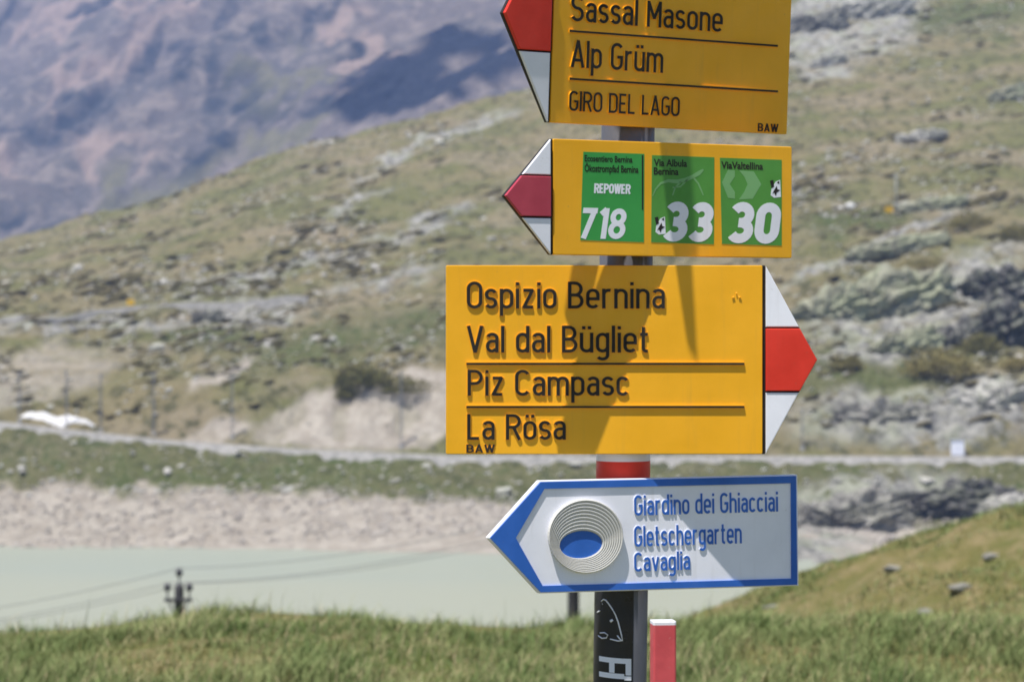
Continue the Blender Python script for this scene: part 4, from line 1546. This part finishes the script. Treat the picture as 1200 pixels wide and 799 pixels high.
def power_pole(px, ptop, Yd, label, spread):
    t_ = P(px, ptop, Yd)
    g = float(near_z(t_.x, Yd))
    r_ = empty('power_pole', (t_.x, Yd, g))
    tag(r_, label, 'power pole', 'power line poles between bank and lake')
    H = t_.z - g
    link('shaft', new_mesh('shaft', *tube([(0, 0, -0.8), (0, 0, H - 0.1), (0, 0, H)], [0.15, 0.115, 0.09], 12), M_POLE, smooth=True), r_)
    link('crossarm', new_mesh('crossarm', *join([box(-spread - 0.08, spread + 0.08, -0.19, -0.121, H - 0.42, H - 0.34)] + [tube([(0, -0.15, H - 1.0), (sx_ * spread * .9, -0.15, H - 0.39)], 0.02, 6) for sx_ in (-1, 1)]), M_POLE), r_)
    tops = []
    for x_, z_ in ((-spread, H - 0.05), (0, H + 0.30), (spread, H - 0.05)):
        y_ = -0.15 if x_ else 0
        V1 = tube([(x_, y_, (H - 0.36) if x_ else H - 0.05), (x_, y_, z_)], 0.022, 6)
        link('pin', new_mesh('pin', *V1, M_STEEL), r_)
        link('insulator', new_mesh('insulator', *join([tube([(x_, y_, z_ - 0.10), (x_, y_, z_ - 0.04), (x_, y_, z_ + 0.02), (x_, y_, z_ + 0.10)], [0.06, 0.10, 0.075, 0.045], 10)]), M_INS, smooth=True), r_)
        tops.append(Vector((t_.x + x_, Yd + y_, g + z_ + 0.09)))
    o = link('switch_box', bm_mesh(prism(round_rect(-0.62, -0.22, H - 1.12, H - 0.92, 0.03), -0.12, 0.12, 0.02), 'switch_box', M_POLE), r_)
    link('bracket', new_mesh('bracket', *tube([(-0.25, 0, H - 1.02), (-0.05, 0, H - 1.05)], 0.03, 6), M_STEEL), o)
    return tops


pA = power_pole(210, 684, 60, 'dark power pole with three insulators rising behind the grass on the left', 0.27)
pB = power_pole(672, 612, 52, 'dark power pole seen directly under the blue sign, left of the post', 0.27)
pC = power_pole(-330, 752, 72, 'dark power pole beyond the left edge of the view', 0.27)


def wire(a, b_, sag, label):
    pts = []
    for i in range(25):
        t = i / 24
        p = a.lerp(b_, t)
        p.z -= sag * 4 * t * (1 - t)
        pts.append(p - a)
    o = link('power_wire', new_mesh('power_wire', *tube(pts, 0.011, 6), M_WIRE, smooth=True), None, a)
    tag(o, label, 'wire', 'wires of the power line')


for k, nm in enumerate(('left insulator', 'middle insulator', 'right insulator')):
    wire(pC[k], pA[k], 0.45, 'thin wire leaving the left pole to the left from its ' + nm)
    wire(pA[k], pB[k], 0.30, 'thin wire over the water from the left pole\'s ' + nm + ' to the other pole')

# ================================================================== NEAR GRASS
b = NB('grass_blades')
tt = b.attr('tint')
c = b.mix(b.ramp(tt.outputs['Fac'], 0.0, 0.55), (0.098, 0.145, 0.042), (0.195, 0.228, 0.088))
c = b.mix(b.ramp(tt.outputs['Fac'], 0.55, 1.0), c, (0.46, 0.38, 0.22))
M_GRASS = b.done(c, 0.75, 0.2)
b.p.inputs['Subsurface Weight'].default_value = 0.0


def blades(name, x, y, h, wd, lean, tint, rng):
    n_ = len(x)
    z = near_z(x, y) - 0.01
    th = rng.uniform(0, 2 * math.pi, n_)
    wx_, wy_ = np.cos(th) * wd, np.sin(th) * wd
    lx_, ly_ = lean * np.cos(th + 1.3 + rng.normal(0, .5, n_)) + 0.10 * h, lean * np.sin(th + 1.3)
    B0 = np.stack([x, y, z], -1)
    wv = np.stack([wx_, wy_, 0 * wx_], -1)
    m1 = B0 + np.stack([lx_ * .3, ly_ * .3, h * .55], -1)
    tp_ = B0 + np.stack([lx_, ly_, h * (0.93)], -1)
    V = np.stack([B0 - wv, B0 + wv, m1 + wv * .7, m1 - wv * .7, tp_], 1).reshape(-1, 3)
    i = np.arange(n_) * 5
    Fc = np.concatenate([np.stack([i, i + 1, i + 2], -1), np.stack([i, i + 2, i + 3], -1), np.stack([i + 3, i + 2, i + 4], -1)])
    me = new_mesh(name, V, Fc, M_GRASS)
    at_ = me.attributes.new('tint', 'FLOAT', 'POINT')
    at_.data.foreach_set('value', np.repeat(np.clip(tint, 0, 1), 5).astype(np.float32))
    return tag(link(name, me), kind='stuff')


rg = np.random.default_rng(5)
n_ = 190000
y = 10.5 + 9.5 * rg.random(n_) ** 0.85
x = rg.uniform(-1, 1, n_) * (0.25 * y + 0.6)
cl = fbm(x / 0.55, y / 0.9, 31, 3); cl2 = fbm(x / 2.2, y / 2.0, 32, 3)
keep = rg.random(n_) < np.clip(0.55 + 0.5 * cl + 0.35 * cl2, 0.12, 1)
x, y, cl, cl2 = x[keep], y[keep], cl[keep], cl2[keep]
n_ = len(x)
h = np.clip(0.05 + 0.045 * cl + 0.03 * cl2 + rg.exponential(0.026, n_), 0.02, 0.28)
tint = np.clip(0.30 + 0.25 * fbm(x / 0.8, y / 1.2, 33, 3) + 0.25 * fbm(x / 0.25, y / .4, 35, 2) + rg.normal(0, 0.14, n_), 0, 0.62)
straw = rg.random(n_) < np.clip(0.10 + 0.22 * fbm(x / 0.7, y / 1.0, 34, 3), 0.01, 0.6)
tint[straw] = rg.uniform(0.7, 1.0, straw.sum())
blades('grass', x, y, h, 0.0022 + 0.002 * rg.random(n_), 0.45 * h + 0.05 * rg.random(n_), tint, rg)

n_ = 5200
y = 11 + 8.0 * rg.random(n_)
x = rg.uniform(-1, 1, n_) * (0.25 * y + 0.6)
keep = rg.random(n_) < np.clip(0.35 + 0.8 * fbm(x / 0.6, y / 0.8, 51, 3), 0.02, 1)
x, y = x[keep], y[keep]
n_ = len(x)
blades('grass_stalks', x, y, rg.uniform(0.12, 0.30, n_) * (1 + 0.35 * fbm(x / 0.5, y / 0.5, 52, 2)), 0.0016 + 0.0014 * rg.random(n_), 0.10 * rg.random(n_), rg.uniform(0.45, 1.0, n_), rg)

n_ = 110000
x = rg.uniform(1.5, 17, n_); y = rg.uniform(19, 56, n_)
cl = fbm(x / 1.3, y / 2.2, 36, 3); cl2 = fbm(x / 4.0, y / 5.0, 37, 3)
keep = (rg.random(n_) < np.clip(0.42 + 0.8 * cl + 0.4 * cl2, 0.04, 1)) & (x < 0.25 * y + 3)
x, y, cl, cl2 = x[keep], y[keep], cl[keep], cl2[keep]
n_ = len(x)
h = np.clip(0.06 + 0.05 * cl + rg.exponential(0.02, n_), 0.02, 0.2)
tint = np.clip(0.34 + 0.30 * fbm(x / 2.0, y / 3.0, 38, 3) + rg.normal(0, 0.12, n_), 0, 0.66)
straw = rg.random(n_) < np.clip(0.15 + 0.45 * fbm(x / 2.2, y / 3.2, 39, 3), 0.01, 0.75)
tint[straw] = rg.uniform(0.6, 0.95, straw.sum())
blades('knoll_grass', x, y, h, 0.009 + 0.006 * rg.random(n_), 0.4 * h + 0.04 * rg.random(n_), tint, rg)

# a few stones showing in the grass of the knoll
for i, (px, py, Yd, w_, lb) in enumerate(((1133, 734, 30, 0.42, 'pale stone in the grass low on the right bank'), (1128, 690, 40, 0.34, 'small stone halfway up the right bank'),
                                          (1188, 746, 28, 0.36, 'pale stone at the right edge in the near grass'), (985, 742, 30, 0.28, 'small pale stone in the grass right of the red stake'), (1050, 668, 43, 0.36, 'grey stone near the top line of the right bank'),
                                          (905, 712, 40, 0.22, 'small stone at the left foot of the right bank'), (1085, 720, 34, 0.24, 'little pale stone in a brown patch of the right bank'), (1165, 655, 42, 0.30, 'pale stone high on the right bank near the edge'))):
    ys_ = np.arange(20, 60, 0.1)
    hit = np.where(near_z((px - 600) / F * ys_, ys_) > CZ - (py - 399.5) / F * ys_)[0]
    Yh = float(ys_[hit[0]]) if len(hit) else Yd
    xh = (px - 600) / F * Yh
    co, fs = rock_shape(400 + i, 3, 0.6)
    o = link('bank_stone', new_mesh('bank_stone', co, fs, M_RK), None, (xh, Yh, float(near_z(xh, Yh)) - 0.02 * w_))
    o.scale = (w_ * 1.1, w_, w_ * 0.85)
    tag(o, lb, 'stone')
